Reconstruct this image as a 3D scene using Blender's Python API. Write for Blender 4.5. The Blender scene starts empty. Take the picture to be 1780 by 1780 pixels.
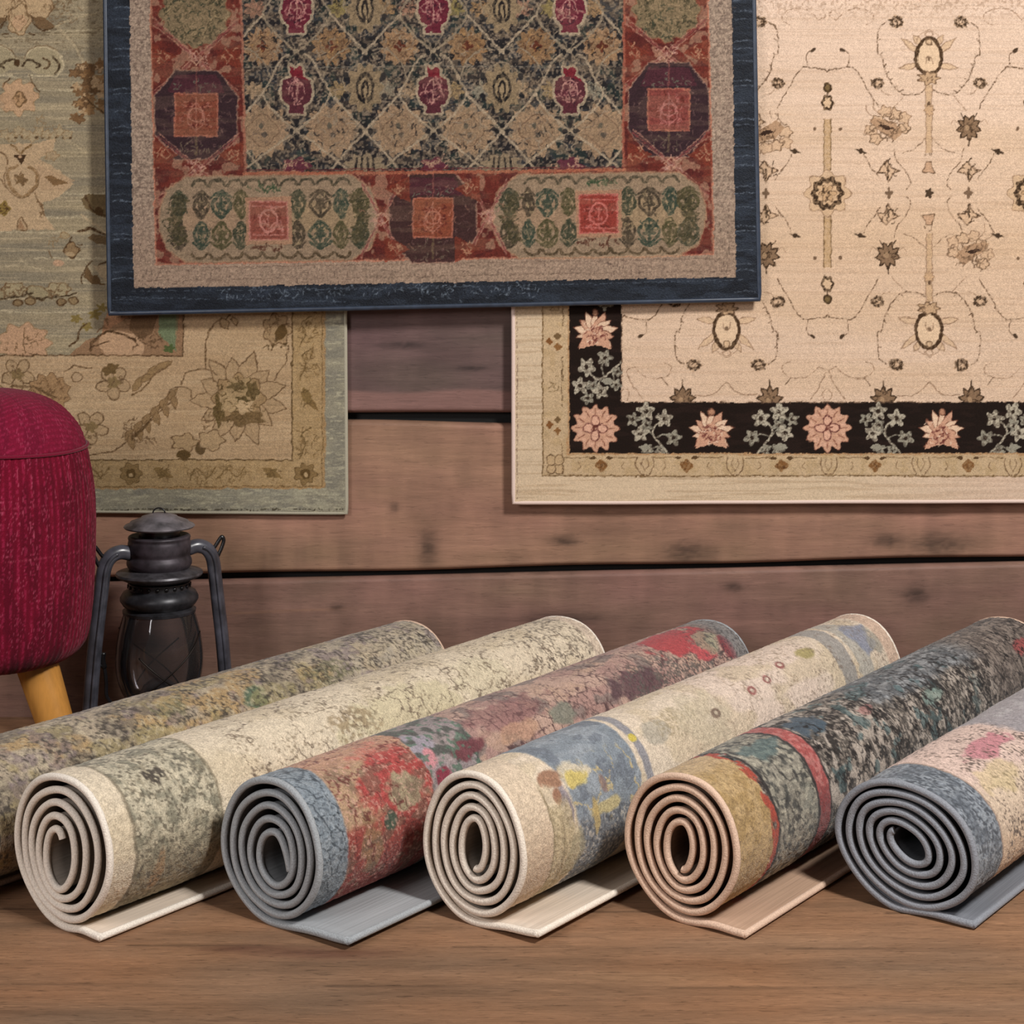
import bpy, math
import numpy as np
from mathutils import Vector

# ------------------------------------------------------------------ basics
F, CH, D, HZ = 3020.0, 1.107, 4.04, 419.0      # focal length (px of a 1780 frame), camera height, camera to wall, horizon row
scn = bpy.context.scene
COL = scn.collection
f32 = np.float32
scn.view_settings.view_transform = 'Standard'
scn.view_settings.look = 'None'
scn.view_settings.exposure = 0.0

def desat(c, k):
    l = c @ np.array([.3, .55, .15], f32)
    return l[..., None] + (c - l[..., None]) * k

def lin(c):
    c = np.asarray(c, dtype=np.float64) / 255.0
    return np.where(c <= 0.04045, c / 12.92, ((c + 0.055) / 1.055) ** 2.4)

def lc(c):
    r = lin(c)
    return (float(r[0]), float(r[1]), float(r[2]), 1.0)

# ------------------------------------------------------------------ noise
def vnoise(x, y, seed=0):
    t = np.random.default_rng(seed).random((256, 256)).astype(f32)
    xi = np.floor(x); yi = np.floor(y)
    fx = (x - xi).astype(f32); fy = (y - yi).astype(f32)
    fx = fx * fx * (3 - 2 * fx); fy = fy * fy * (3 - 2 * fy)
    xi = xi.astype(np.int32) & 255; yi = yi.astype(np.int32) & 255
    x1 = (xi + 1) & 255; y1 = (yi + 1) & 255
    a = t[yi, xi]; b = t[yi, x1]; c = t[y1, xi]; d = t[y1, x1]
    return a + (b - a) * fx + (c - a) * fy + (a - b - c + d) * fx * fy

def fbm(x, y, seed=0, o=4):
    s = 0; a = 0.5; n = 0
    for i in range(o):
        s = s + a * vnoise(x, y, seed + i * 17); n += a
        x = x * 2.03 + 13.7; y = y * 2.03 + 7.1; a *= 0.5
    return s / n

def voro(x, y, seed=0):
    rg = np.random.default_rng(seed)
    jx = rg.random((128, 128)).astype(f32); jy = rg.random((128, 128)).astype(f32)
    xi = np.floor(x).astype(np.int32); yi = np.floor(y).astype(np.int32)
    f1 = np.full(x.shape, 9, f32); f2 = f1.copy()
    for dx in (-1, 0, 1):
        for dy in (-1, 0, 1):
            cx = xi + dx; cy = yi + dy
            d = np.hypot(cx + jx[cy & 127, cx & 127] - x, cy + jy[cy & 127, cx & 127] - y).astype(f32)
            f2 = np.minimum(f2, np.maximum(f1, d)); f1 = np.minimum(f1, d)
    return f1, f2 - f1

def sstep(a, b, x):
    t = np.clip((x - a) / (b - a), 0, 1)
    return t * t * (3 - 2 * t)

# ------------------------------------------------------------------ pattern painter for woven rugs
class Weave:
    def __init__(s, x0, y0, x1, y1, step, warp=1.6, wl=7.0, seed=1):
        s.x0, s.y0, s.step = x0, y0, step
        s.nx = int(round((x1 - x0) / step)) + 1; s.ny = int(round((y1 - y0) / step)) + 1
        gx, gy = np.meshgrid(np.linspace(x0, x1, s.nx), np.linspace(y0, y1, s.ny))
        s.gx, s.gy = gx.astype(f32), gy.astype(f32)
        s.x = s.gx + (warp * 2 * (fbm(gx / wl, gy / wl, seed, 2) - .5)).astype(f32)
        s.y = s.gy + (warp * 2 * (fbm(gx / wl + 50, gy / wl, seed + 5, 2) - .5)).astype(f32)
        s.nz = vnoise(gx / 2.6, gy / 2.6, seed + 9)
        s.c = np.zeros((s.ny, s.nx, 3), f32)
        s.rg = np.random.default_rng(seed)
    def win(s, xa, ya, xb, yb, pad=6):
        i0 = max(0, int((xa - pad - s.x0) / s.step)); i1 = min(s.nx, int((xb + pad - s.x0) / s.step) + 2)
        j0 = max(0, int((ya - pad - s.y0) / s.step)); j1 = min(s.ny, int((yb + pad - s.y0) / s.step) + 2)
        if i1 <= i0 or j1 <= j0: return None
        return (slice(j0, j1), slice(i0, i1))
    def mix(s, w, m, col):
        s.c[w] += (np.asarray(col, f32) - s.c[w]) * m[..., None]
    def tx(s, w, m, tx):
        return m if tx <= 0 else m * np.clip(1 - tx * 1.6 * (s.nz[w] > .52), 0, 1)
    def all(s, m, col):
        s.c += (np.asarray(col, f32) - s.c) * m[..., None]
    def inside(s, p, w):
        x, y = s.x[w], s.y[w]; ins = np.zeros(x.shape, bool)
        n = len(p)
        for i in range(n):
            (xa, ya), (xb, yb) = p[i], p[(i + 1) % n]
            if ya == yb: continue
            ins ^= ((ya > y) != (yb > y)) & (x < (xb - xa) * (y - ya) / (yb - ya) + xa)
        return ins
    def poly(s, p, col, a=1.0, tx=0.0):
        q = np.array(p, float); w = s.win(q[:, 0].min(), q[:, 1].min(), q[:, 0].max(), q[:, 1].max())
        if w is None: return
        s.mix(w, s.tx(w, s.inside(p, w).astype(f32) * a, tx), col)
    def line(s, p, wd, col, a=1.0, tx=.25):
        q = np.array(p, float); w = s.win(q[:, 0].min(), q[:, 1].min(), q[:, 0].max(), q[:, 1].max(), wd + 3)
        if w is None: return
        x, y = s.x[w], s.y[w]; dm = np.full(x.shape, 1e6, f32)
        for i in range(len(q) - 1):
            ax, ay = q[i]; bx, by = q[i + 1]; L = (bx - ax) ** 2 + (by - ay) ** 2 + 1e-9
            t = np.clip(((x - ax) * (bx - ax) + (y - ay) * (by - ay)) / L, 0, 1)
            dm = np.minimum(dm, (x - ax - t * (bx - ax)) ** 2 + (y - ay - t * (by - ay)) ** 2)
        m = np.clip((wd / 2 - np.sqrt(dm)) / 1.0 + .5, 0, 1) * a
        s.mix(w, s.tx(w, m, tx), col)
    def curve(s, p, wd, col, a=1.0, tx=.25, n=6):
        s.line(cat(p, n), wd, col, a, tx)
    def lob(s, cx, cy, rx, ry, col, a=1.0, n=0, k=0.0, ph=0.0, rot=0.0, edge=None, ew=2.0, tx=0.0, ring=None, sharp=False):
        """Ellipse or petalled figure; ring = outline only of that width."""
        R = max(rx, ry) * (1 + k)
        w = s.win(cx - R, cy - R, cx + R, cy + R)
        if w is None: return
        dx, dy = s.x[w] - cx, s.y[w] - cy
        c, sn = math.cos(rot), math.sin(rot)
        u = (dx * c + dy * sn) / rx; v = (-dx * sn + dy * c) / ry
        r = np.hypot(u, v); th = np.arctan2(v, u)
        if n:
            wv = np.cos(n * th + ph)
            if sharp: wv = 1 - 2 * np.abs(((n * th + ph) / (2 * math.pi)) % 1 * 2 - 1)
            lim = 1 + k * wv
        else: lim = 1.0
        sd = (r - lim) * min(rx, ry)
        if ring is not None:
            m = np.clip(ring / 2 - np.abs(sd + ring / 2) + .5, 0, 1) * a
            s.mix(w, s.tx(w, m, tx), col); return
        m = np.clip(.5 - sd, 0, 1) * a
        s.mix(w, s.tx(w, m, tx), col)
        if edge is not None:
            m = np.clip(ew / 2 - np.abs(sd + ew / 2) + .5, 0, 1)
            s.mix(w, s.tx(w, m, .25), edge)
    def leaf(s, x, y, L, W, ang, col, edge=None, ew=1.6, a=1.0):
        c, sn = math.cos(ang), math.sin(ang); pts = []
        for t in np.linspace(0, 1, 7): pts.append((L * t, W * math.sin(math.pi * t ** .8)))
        for t in np.linspace(1, 0, 7)[1:-1]: pts.append((L * t, -W * math.sin(math.pi * t ** .8)))
        pts = [(x + a0 * c - b0 * sn, y + a0 * sn + b0 * c) for a0, b0 in pts]
        if col is not None: s.poly(pts, col, a)
        if edge is not None: s.line(pts + [pts[0]], ew, edge)
    def scr(s, cx, cy, rx, ry, n, wd, col, L=8, a=.9):
        for _ in range(n):
            r = math.sqrt(s.rg.random()); th = s.rg.random() * 6.283
            x, y = cx + rx * r * math.cos(th), cy + ry * r * math.sin(th); an = s.rg.random() * 6.283
            p = [(x, y)]
            for k in range(3):
                an += s.rg.normal() * .9; x += L / 3 * math.cos(an); y += L / 3 * math.sin(an); p.append((x, y))
            s.line(p, wd, col, a)

def cat(p, n=6):
    p = [np.array(q, float) for q in p]
    if len(p) < 3: return [tuple(q) for q in p]
    q = [2 * p[0] - p[1]] + p + [2 * p[-1] - p[-2]]; out = []
    for i in range(1, len(q) - 2):
        for k in range(n):
            t = k / n
            out.append(.5 * ((2 * q[i]) + (q[i + 1] - q[i - 1]) * t + (2 * q[i - 1] - 5 * q[i] + 4 * q[i + 1] - q[i + 2]) * t * t + (3 * q[i] - q[i - 1] - 3 * q[i + 1] + q[i + 2]) * t ** 3))
    out.append(p[-1])
    return [tuple(o) for o in out]

# ------------------------------------------------------------------ mesh helpers
def mesh_np(name, V, Q, mat, parent=None, colors=None, smooth=True, tris=None):
    me = bpy.data.meshes.new(name)
    V = np.ascontiguousarray(V, dtype=f32); Q = np.ascontiguousarray(Q, dtype=np.int32).reshape(-1, 4)
    me.vertices.add(len(V)); me.vertices.foreach_set('co', V.ravel())
    nq = len(Q); nt = 0 if tris is None else len(tris)
    idx = Q.ravel()
    st = np.arange(nq, dtype=np.int32) * 4
    if nt:
        T = np.ascontiguousarray(tris, dtype=np.int32)
        idx = np.concatenate([idx, T.ravel()]); st = np.concatenate([st, nq * 4 + np.arange(nt, dtype=np.int32) * 3])
    me.loops.add(len(idx)); me.loops.foreach_set('vertex_index', idx)
    me.polygons.add(nq + nt); me.polygons.foreach_set('loop_start', st)
    me.polygons.foreach_set('use_smooth', np.full(nq + nt, smooth, dtype=bool))
    me.update(calc_edges=True)
    if colors is not None:
        ca = me.color_attributes.new('Col', 'FLOAT_COLOR', 'POINT')
        C = np.ones((len(V), 4), f32); C[:, :3] = lin(np.clip(colors, 0, 255).reshape(-1, 3))
        ca.data.foreach_set('color', C.ravel())
    me.materials.append(mat)
    o = bpy.data.objects.new(name, me); COL.objects.link(o)
    if parent is not None: o.parent = parent
    return o

def quads(ny, nx, wrap=False):
    j, i = np.meshgrid(np.arange(ny - 1), np.arange(nx if wrap else nx - 1), indexing='ij')
    i2 = (i + 1) % nx
    return np.stack([j * nx + i, j * nx + i2, (j + 1) * nx + i2, (j + 1) * nx + i], -1).reshape(-1, 4)

def grid_part(name, P, mask, mat, parent, colors):
    """A patch of a ny x nx x 3 point grid: the cells where mask is true."""
    ny, nx = P.shape[:2]
    q = quads(ny, nx)[mask.ravel()][:, ::-1]
    u, inv = np.unique(q, return_inverse=True)
    return mesh_np(name, P.reshape(-1, 3)[u], inv.reshape(-1, 4), mat, parent, colors.reshape(-1, 3)[u])

def lathe(name, prof, mat, parent, seg=64, loc=(0, 0, 0), close=True, smooth=True):
    prof = np.array(prof, float); a = np.arange(seg) / seg * 2 * math.pi
    V = np.stack([prof[:, 0:1] * np.cos(a), prof[:, 0:1] * np.sin(a), np.repeat(prof[:, 1:2], seg, 1)], -1).reshape(-1, 3) + np.array(loc)
    Q = quads(len(prof), seg, True); V = list(map(tuple, V)); T = []
    if close:
        for r, z, flip in ((0, prof[0, 1], True), (len(prof) - 1, prof[-1, 1], False)):
            c = len(V); V.append((loc[0], loc[1], z + loc[2]))
            for i in range(seg):
                t = (c, r * seg + i, r * seg + (i + 1) % seg); T.append(t[::-1] if flip else t)
    o = mesh_np(name, np.array(V), Q, mat, parent, smooth=smooth, tris=T if T else None)
    md = o.modifiers.new('split', 'EDGE_SPLIT'); md.split_angle = math.radians(42)
    return o

def tube(name, pts, rad, mat, parent, seg=12, closed=False, flat=1.0, up=None, colors=None):
    """Round (or flattened) bar along points."""
    p = np.array(pts, float); n = len(p)
    tg = np.roll(p, -1, 0) - np.roll(p, 1, 0) if closed else np.gradient(p, axis=0)
    tg /= np.linalg.norm(tg, axis=1)[:, None] + 1e-12
    rad = np.broadcast_to(np.array(rad, float), (n,))
    if up is None:
        N = np.zeros_like(p); r = np.array([0.13, .31, .94])
        nn = np.cross(tg[0], r); nn /= np.linalg.norm(nn)
        for i in range(n):
            nn = nn - tg[i] * nn.dot(tg[i]); nn /= np.linalg.norm(nn); N[i] = nn
    else:
        N = np.cross(tg, np.array(up, float)); N /= np.linalg.norm(N, axis=1)[:, None]
    B = np.cross(tg, N)
    a = np.arange(seg) / seg * 2 * math.pi
    V = p[:, None] + rad[:, None, None] * (np.cos(a)[None, :, None] * N[:, None] + flat * np.sin(a)[None, :, None] * B[:, None])
    Q = quads(n, seg, True)
    if closed:
        i = np.arange(seg); i2 = (i + 1) % seg
        Q = np.concatenate([Q, np.stack([(n - 1) * seg + i, (n - 1) * seg + i2, i2, i], -1)])
    V = V.reshape(-1, 3); T = None
    if not closed:
        V = np.concatenate([V, p[:1], p[-1:]]); T = []
        for i in range(seg):
            T.append((n * seg, (i + 1) % seg, i)); T.append((n * seg + 1, (n - 1) * seg + i, (n - 1) * seg + (i + 1) % seg))
    return mesh_np(name, V, Q, mat, parent, tris=T)

def empty(name, loc, label, cat_, group=None):
    o = bpy.data.objects.new(name, None); COL.objects.link(o); o.location = loc
    o.empty_display_size = .05
    o['label'] = label; o['category'] = cat_
    if group: o['group'] = group
    return o

# ------------------------------------------------------------------ materials
def mat(name):
    m = bpy.data.materials.new(name); m.use_nodes = True
    nt = m.node_tree; b = nt.nodes['Principled BSDF']
    return m, nt, b

def nd(nt, t, **kw):
    n = nt.nodes.new(t)
    for k, v in kw.items():
        if k in n.inputs: n.inputs[k].default_value = v
        else: setattr(n, k, v)
    return n

def pile_mat(name, scale=420.0, lo=.78, hi=1.18, bump=.35, rough=.95, dist=.004, base=None, sheen=.15, stretch=(1, 1, 1), turn=None):
    m, nt, b = mat(name); L = nt.links.new
    tc = nd(nt, 'ShaderNodeTexCoord'); mp = nd(nt, 'ShaderNodeMapping'); mp.inputs['Scale'].default_value = stretch
    src_v = tc.outputs['Object']
    if turn is not None:
        vr = nd(nt, 'ShaderNodeVectorRotate', rotation_type='Z_AXIS'); vr.inputs['Angle'].default_value = math.radians(turn); L(src_v, vr.inputs['Vector']); src_v = vr.outputs[0]
    L(src_v, mp.inputs['Vector'])
    n1 = nd(nt, 'ShaderNodeTexNoise', Scale=scale, Detail=2.0, Roughness=.6); L(mp.outputs[0], n1.inputs['Vector'])
    mr = nd(nt, 'ShaderNodeMapRange'); mr.inputs['From Min'].default_value = .3; mr.inputs['From Max'].default_value = .7
    mr.inputs['To Min'].default_value = lo; mr.inputs['To Max'].default_value = hi
    L(n1.outputs['Fac'], mr.inputs['Value'])
    if base is None:
        at = nd(nt, 'ShaderNodeAttribute', attribute_name='Col'); src = at.outputs['Color']
    else:
        rg = nd(nt, 'ShaderNodeRGB'); rg.outputs[0].default_value = lc(base); src = rg.outputs[0]
    vm = nd(nt, 'ShaderNodeVectorMath', operation='SCALE'); L(src, vm.inputs[0]); L(mr.outputs[0], vm.inputs['Scale'])
    L(vm.outputs[0], b.inputs['Base Color'])
    b.inputs['Roughness'].default_value = rough; b.inputs['Specular IOR Level'].default_value = .15
    if sheen: b.inputs['Sheen Weight'].default_value = sheen; b.inputs['Sheen Roughness'].default_value = .5
    bp = nd(nt, 'ShaderNodeBump', Strength=bump, Distance=dist); L(n1.outputs['Fac'], bp.inputs['Height'])
    L(bp.outputs[0], b.inputs['Normal'])
    return m

def plain_mat(name, col, rough=.5, metal=0.0, spec=.5, noise=0.0, scale=60.0, bump=0.0, coat=0.0):
    m, nt, b = mat(name); L = nt.links.new
    b.inputs['Roughness'].default_value = rough; b.inputs['Metallic'].default_value = metal
    b.inputs['Specular IOR Level'].default_value = spec; b.inputs['Coat Weight'].default_value = coat
    tc = nd(nt, 'ShaderNodeTexCoord')
    n1 = nd(nt, 'ShaderNodeTexNoise', Scale=scale, Detail=4.0); L(tc.outputs['Object'], n1.inputs['Vector'])
    rp = nd(nt, 'ShaderNodeValToRGB'); c = np.array(col, float)
    rp.color_ramp.elements[0].position = .3; rp.color_ramp.elements[1].position = .7
    rp.color_ramp.elements[0].color = lc(c * (1 - noise)); rp.color_ramp.elements[1].color = lc(np.minimum(c * (1 + noise), 255))
    L(n1.outputs['Fac'], rp.inputs['Fac']); L(rp.outputs['Color'], b.inputs['Base Color'])
    if bump:
        bp = nd(nt, 'ShaderNodeBump', Strength=bump, Distance=.002); L(n1.outputs['Fac'], bp.inputs['Height']); L(bp.outputs[0], b.inputs['Normal'])
    return m

def wood_mat(name, sx, amount, attr=True, base=(110, 80, 62), bump=.25, rough=.6, fine=1.0, pore=None, pdark=.45):
    """Wood with the grain along X; low-frequency colour from the mesh's Col attribute."""
    m, nt, b = mat(name); L = nt.links.new
    tc = nd(nt, 'ShaderNodeTexCoord')
    mp = nd(nt, 'ShaderNodeMapping'); mp.inputs['Scale'].default_value = sx; L(tc.outputs['Object'], mp.inputs['Vector'])
    dn = nd(nt, 'ShaderNodeTexNoise', Scale=1.0, Detail=8.0, Roughness=.68, Distortion=.6); L(mp.outputs[0], dn.inputs['Vector'])
    mp2 = nd(nt, 'ShaderNodeMapping'); mp2.inputs['Scale'].default_value = [q * 5 for q in sx]; L(tc.outputs['Object'], mp2.inputs['Vector'])
    dn2 = nd(nt, 'ShaderNodeTexNoise', Scale=1.0, Detail=5.0, Roughness=.7); L(mp2.outputs[0], dn2.inputs['Vector'])
    mr = nd(nt, 'ShaderNodeMapRange'); mr.inputs['From Min'].default_value = .3; mr.inputs['From Max'].default_value = .7
    mr.inputs['To Min'].default_value = 1 - amount; mr.inputs['To Max'].default_value = 1 + amount; L(dn.outputs['Fac'], mr.inputs['Value'])
    mr2 = nd(nt, 'ShaderNodeMapRange'); mr2.inputs['From Min'].default_value = .35; mr2.inputs['From Max'].default_value = .65
    mr2.inputs['To Min'].default_value = 1 - amount * .7 * fine; mr2.inputs['To Max'].default_value = 1 + amount * .45 * fine; L(dn2.outputs['Fac'], mr2.inputs['Value'])
    mm = nd(nt, 'ShaderNodeMath', operation='MULTIPLY'); L(mr.outputs[0], mm.inputs[0]); L(mr2.outputs[0], mm.inputs[1])
    if pore:
        # short dark pores and pale flecks along the grain
        for k, (a0, a1, v0, v1) in enumerate(((.30, .44, 1 - pdark, 1.0), (.58, .72, 1.0, 1 + pdark * .7))):
            mp3 = nd(nt, 'ShaderNodeMapping'); mp3.inputs['Scale'].default_value = pore; mp3.inputs['Location'].default_value = (3.1 * k, 1.7 * k, .9 * k); L(tc.outputs['Object'], mp3.inputs['Vector'])
            pn = nd(nt, 'ShaderNodeTexNoise', Scale=1.0, Detail=3.0, Roughness=.6, Distortion=.8); L(mp3.outputs[0], pn.inputs['Vector'])
            pr = nd(nt, 'ShaderNodeMapRange'); pr.inputs['From Min'].default_value = a0; pr.inputs['From Max'].default_value = a1; pr.inputs['To Min'].default_value = v0; pr.inputs['To Max'].default_value = v1; L(pn.outputs['Fac'], pr.inputs['Value'])
            m3 = nd(nt, 'ShaderNodeMath', operation='MULTIPLY'); L(mm.outputs[0], m3.inputs[0]); L(pr.outputs[0], m3.inputs[1]); mm = m3
    if attr: at = nd(nt, 'ShaderNodeAttribute', attribute_name='Col'); src = at.outputs['Color']
    else:
        rg = nd(nt, 'ShaderNodeRGB'); rg.outputs[0].default_value = lc(base); src = rg.outputs[0]
    vm = nd(nt, 'ShaderNodeVectorMath', operation='SCALE'); L(src, vm.inputs[0]); L(mm.outputs[0], vm.inputs['Scale'])
    L(vm.outputs[0], b.inputs['Base Color']); b.inputs['Roughness'].default_value = rough; b.inputs['Specular IOR Level'].default_value = .3
    bp = nd(nt, 'ShaderNodeBump', Strength=bump, Distance=.002); L(mm.outputs[0], bp.inputs['Height']); L(bp.outputs[0], b.inputs['Normal'])
    return m

M_PILE = pile_mat('wool_pile')
M_ROLL = pile_mat('rolled_wool_pile', 330, .72, 1.2, .5, dist=.006)
M_WALL = wood_mat('wall_planks', (3.0, 1, 46), .13, pore=(26, 1, 230), pdark=.22)
M_FLOOR = wood_mat('floor_planks', (4.5, 46, 1), .2, rough=.5, pore=(34, 230, 1), pdark=.42)

# ------------------------------------------------------------------ camera
cd = bpy.data.cameras.new('camera'); cam = bpy.data.objects.new('camera', cd); COL.objects.link(cam)
cam.location = (0, -D, CH); cam.rotation_euler = (math.pi / 2, 0, 0)
cd.sensor_width = 36; cd.lens = F / 1780 * 36; cd.shift_y = -(890 - HZ) / 1780
scn.camera = cam

def wp(px, py, off=0.0):
    """A point on the plane OFF metres in front of the wall, given in the photograph's pixel frame."""
    d = D - off
    return ((px - 890) * d / F, -off, CH + (HZ - py) * d / F)

# ------------------------------------------------------------------ wall
def build_wall():
    s1 = lambda x: 725 + 0 * x
    s2 = lambda x: 1003 - .0222 * (x - 400)
    x0, x1 = -900, 2700
    nx = 520; xs = np.linspace(x0, x1, nx)
    edges = [(-900, -602), (-594, -322), (-314, -62), (-54, 196), (204, 458), (466, None), (None, None), (None, 1262)]
    planks = []
    tops = [np.full(nx, float(v)) for v in (-900, -594, -314, -54, 204, 466)] + [731 + 6 * sstep(620, 900, xs) - 0 * xs, s2(xs) + 6]
    bots = [np.full(nx, float(v)) for v in (-602, -322, -62, 196, 458)] + [719 + 2 * np.sin(xs / 160), s2(xs) - 5 + 1.5 * np.sin(xs / 90), np.full(nx, 1262.)]
    cols = [(100, 78, 68), (112, 86, 72), (98, 74, 66), (110, 82, 72), (104, 78, 68), (104, 82, 79), (152, 116, 96), (134, 103, 90)]
    V = []; Q = []; C = []; base = 0
    for k, (tp, bt) in enumerate(zip(tops, bots)):
        nz = 90; t = np.linspace(0, 1, nz)[:, None]
        py = tp[None] * (1 - t) + bt[None] * t; px = np.repeat(xs[None], nz, 0)
        d = D
        X = (px - 890) * d / F; Z = CH + (HZ - py) * d / F
        e = np.minimum(py - tp[None], bt[None] - py)
        Y = .010 * (1 - sstep(0, 5, e)) + .0012 * (vnoise(px / 60, py / 30, 3 + k) - .5)
        c = np.ones((nz, nx, 3)) * np.array(cols[k])
        c *= (1 + .22 * (fbm(px / 260, py / 34, 31 + k, 4) - .5))[..., None]
        c *= (1 + .20 * (fbm(px / 30, py / 90, 91 + k, 3) - .5))[..., None]
        pk = fbm(px / 180, py / 60, 55 + k, 3) - .5
        c += pk[..., None] * np.array([14, 2, 10])
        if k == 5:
            m = sstep(676, 684, py + 3 * np.sin(px / 40)); c += (np.array([142, 106, 98]) - c) * (m * .8)[..., None]  # pinkish strip: light caught along the plank's lower edge, painted into the colour
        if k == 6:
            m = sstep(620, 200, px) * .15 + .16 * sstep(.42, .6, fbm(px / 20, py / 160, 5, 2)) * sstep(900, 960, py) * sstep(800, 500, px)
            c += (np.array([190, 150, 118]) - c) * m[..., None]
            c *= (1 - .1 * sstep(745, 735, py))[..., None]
        kn = {6: [(744, 952, 16, 34), (1640, 945, 55, 20), (1195, 960, 40, 22), (686, 883, 8, 8), (1540, 940, 26, 12), (980, 940, 22, 9)],
              7: [(1592, 1035, 24, 14), (1275, 1020, 16, 8), (585, 1056, 12, 7), (980, 1075, 70, 10), (250, 1120, 40, 16)], 5: [(700, 600, 40, 6), (820, 640, 30, 5)]}.get(k, [])
        for (a, b, rx, ry) in kn:
            m = np.exp(-((px - a) / rx) ** 2 - ((py - b) / ry) ** 2) * (.5 + .7 * vnoise(px / 9, py / 4, 7)); c *= (1 - .42 * np.clip(m, 0, 1))[..., None]
        if k == 7:
            m = np.exp(-((py - 1066 + .04 * (px - 400)) / 2.0) ** 2) * sstep(380, 420, px) * sstep(640, 560, px); c += (np.array([160, 120, 95]) - c) * (m * .5)[..., None]
        P = np.stack([X, Y, Z], -1)
        # return faces into the joint
        P = np.concatenate([P[:1] + [0, .03, 0], P, P[-1:] + [0, .03, 0]]); c = np.concatenate([c[:1] * .4, c, c[-1:] * .4])
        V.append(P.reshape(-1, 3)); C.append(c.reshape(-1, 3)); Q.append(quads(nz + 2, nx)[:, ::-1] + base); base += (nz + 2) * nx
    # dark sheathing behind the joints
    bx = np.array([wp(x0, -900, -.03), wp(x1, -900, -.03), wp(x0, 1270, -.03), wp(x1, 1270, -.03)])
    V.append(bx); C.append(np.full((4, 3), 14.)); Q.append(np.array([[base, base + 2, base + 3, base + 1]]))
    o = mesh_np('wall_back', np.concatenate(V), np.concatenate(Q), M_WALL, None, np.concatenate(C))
    o['kind'] = 'structure'; o['label'] = 'wall of wide horizontal brown wooden planks'

def build_floor():
    nx, ny = 560, 520
    x, y = np.meshgrid(np.linspace(-2.6, 2.6, nx), np.linspace(-3.2, .02, ny))
    pw = .145; row = np.floor((y + 3.2 + .012 * x) / pw); fr = (y + 3.2 + .012 * x) / pw - row
    rg = np.random.default_rng(5); off = rg.random(64); ri = row.astype(int) % 64
    cl = np.floor(x / 1.15 + off[ri] * 3); fx = x / 1.15 + off[ri] * 3 - cl
    tone = .92 + .16 * vnoise(cl * 7.3 + .5, row * 5.1 + .5, 4)
    c = np.ones(x.shape + (3,)) * np.array([142, 108, 82]) * tone[..., None]
    c *= (1 + .3 * (fbm(x * 2.2, y * 26, 8, 4) - .5))[..., None]
    c += ((fbm(x * 3, y * 10, 12, 3) - .5)[..., None]) * np.array([22, 4, -6])
    m = sstep(.03, .0, fr); c *= (1 - .25 * m)[..., None]
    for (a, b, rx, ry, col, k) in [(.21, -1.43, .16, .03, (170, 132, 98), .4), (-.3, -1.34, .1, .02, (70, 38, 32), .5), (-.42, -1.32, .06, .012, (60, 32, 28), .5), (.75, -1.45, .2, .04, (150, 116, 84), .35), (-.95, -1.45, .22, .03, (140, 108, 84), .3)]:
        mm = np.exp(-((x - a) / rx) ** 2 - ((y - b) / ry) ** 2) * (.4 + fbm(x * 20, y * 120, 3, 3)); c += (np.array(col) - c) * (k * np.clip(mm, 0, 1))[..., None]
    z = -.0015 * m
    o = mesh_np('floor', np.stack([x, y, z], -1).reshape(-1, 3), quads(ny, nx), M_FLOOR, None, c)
    o['kind'] = 'structure'; o['label'] = 'dark brown wooden plank floor'

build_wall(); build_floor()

# ------------------------------------------------------------------ hung rugs
def rug_root(name, px, py, off, label, group='rugs hung on the plank wall'):
    return empty(name, wp(px, py, off), label, 'rug', group)

def hang(root, W, corners, off, bw, bind_mat, bind_r, back_mat, border, wave=.003):
    """pile + border band + backing + edge binding on the quad of four corners (tl, tr, br, bl)."""
    base = np.array(root.location)
    tl, tr, br, bl = [np.array(c, float) for c in corners]
    u = (W.gx - W.x0) / (W.gx.max() - W.x0); v = (W.gy - W.y0) / (W.gy.max() - W.y0)
    px = (tl[0] * (1 - u) + tr[0] * u) * (1 - v) + (bl[0] * (1 - u) + br[0] * u) * v
    py = (tl[1] * (1 - u) + tr[1] * u) * (1 - v) + (bl[1] * (1 - u) + br[1] * u) * v
    d = D - off
    def bulge(px, py): return wave * (np.sin(px / 95 + py / 310) + .6 * np.sin(px / 41 + 2 + py / 190))
    def pt(px, py, extra=0.0): return np.stack([(px - 890) * d / F, -off - bulge(px, py) + extra, CH + (HZ - py) * d / F], -1) - base
    P = pt(px, py)
    # colours are looked up where the quad puts each knot
    ix = np.clip((px - W.x0) / W.step, 0, W.nx - 1).astype(int); iy = np.clip((py - W.y0) / W.step, 0, W.ny - 1).astype(int)
    C = W.c[iy, ix]
    bm = border(px, py)[:-1, :-1]
    grid_part('pile', P, ~bm, M_PILE, root, C)
    o = grid_part('border_band', P, bm, bw, root, C)
    # backing
    n = 40; uu, vv = np.meshgrid(np.linspace(0, 1, n), np.linspace(0, 1, n))
    bx = (tl[0] * (1 - uu) + tr[0] * uu) * (1 - vv) + (bl[0] * (1 - uu) + br[0] * uu) * vv
    by = (tl[1] * (1 - uu) + tr[1] * uu) * (1 - vv) + (bl[1] * (1 - uu) + br[1] * uu) * vv
    mesh_np('backing', pt(bx, by, .009).reshape(-1, 3), quads(n, n), back_mat, root)
    loop = []
    for a, b in ((tl, tr), (tr, br), (br, bl), (bl, tl)):
        for t in np.linspace(0, 1, 60)[:-1]: loop.append(a + (b - a) * t)
    loop = np.array(loop)
    L = pt(loop[:, 0], loop[:, 1], .004)
    tube('edge_binding', L, bind_r * d / F, bind_mat, root, seg=12, closed=True)
    return o

def quadmask(W, p):
    w = (slice(0, W.ny), slice(0, W.nx)); return W.inside(p, w)

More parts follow.
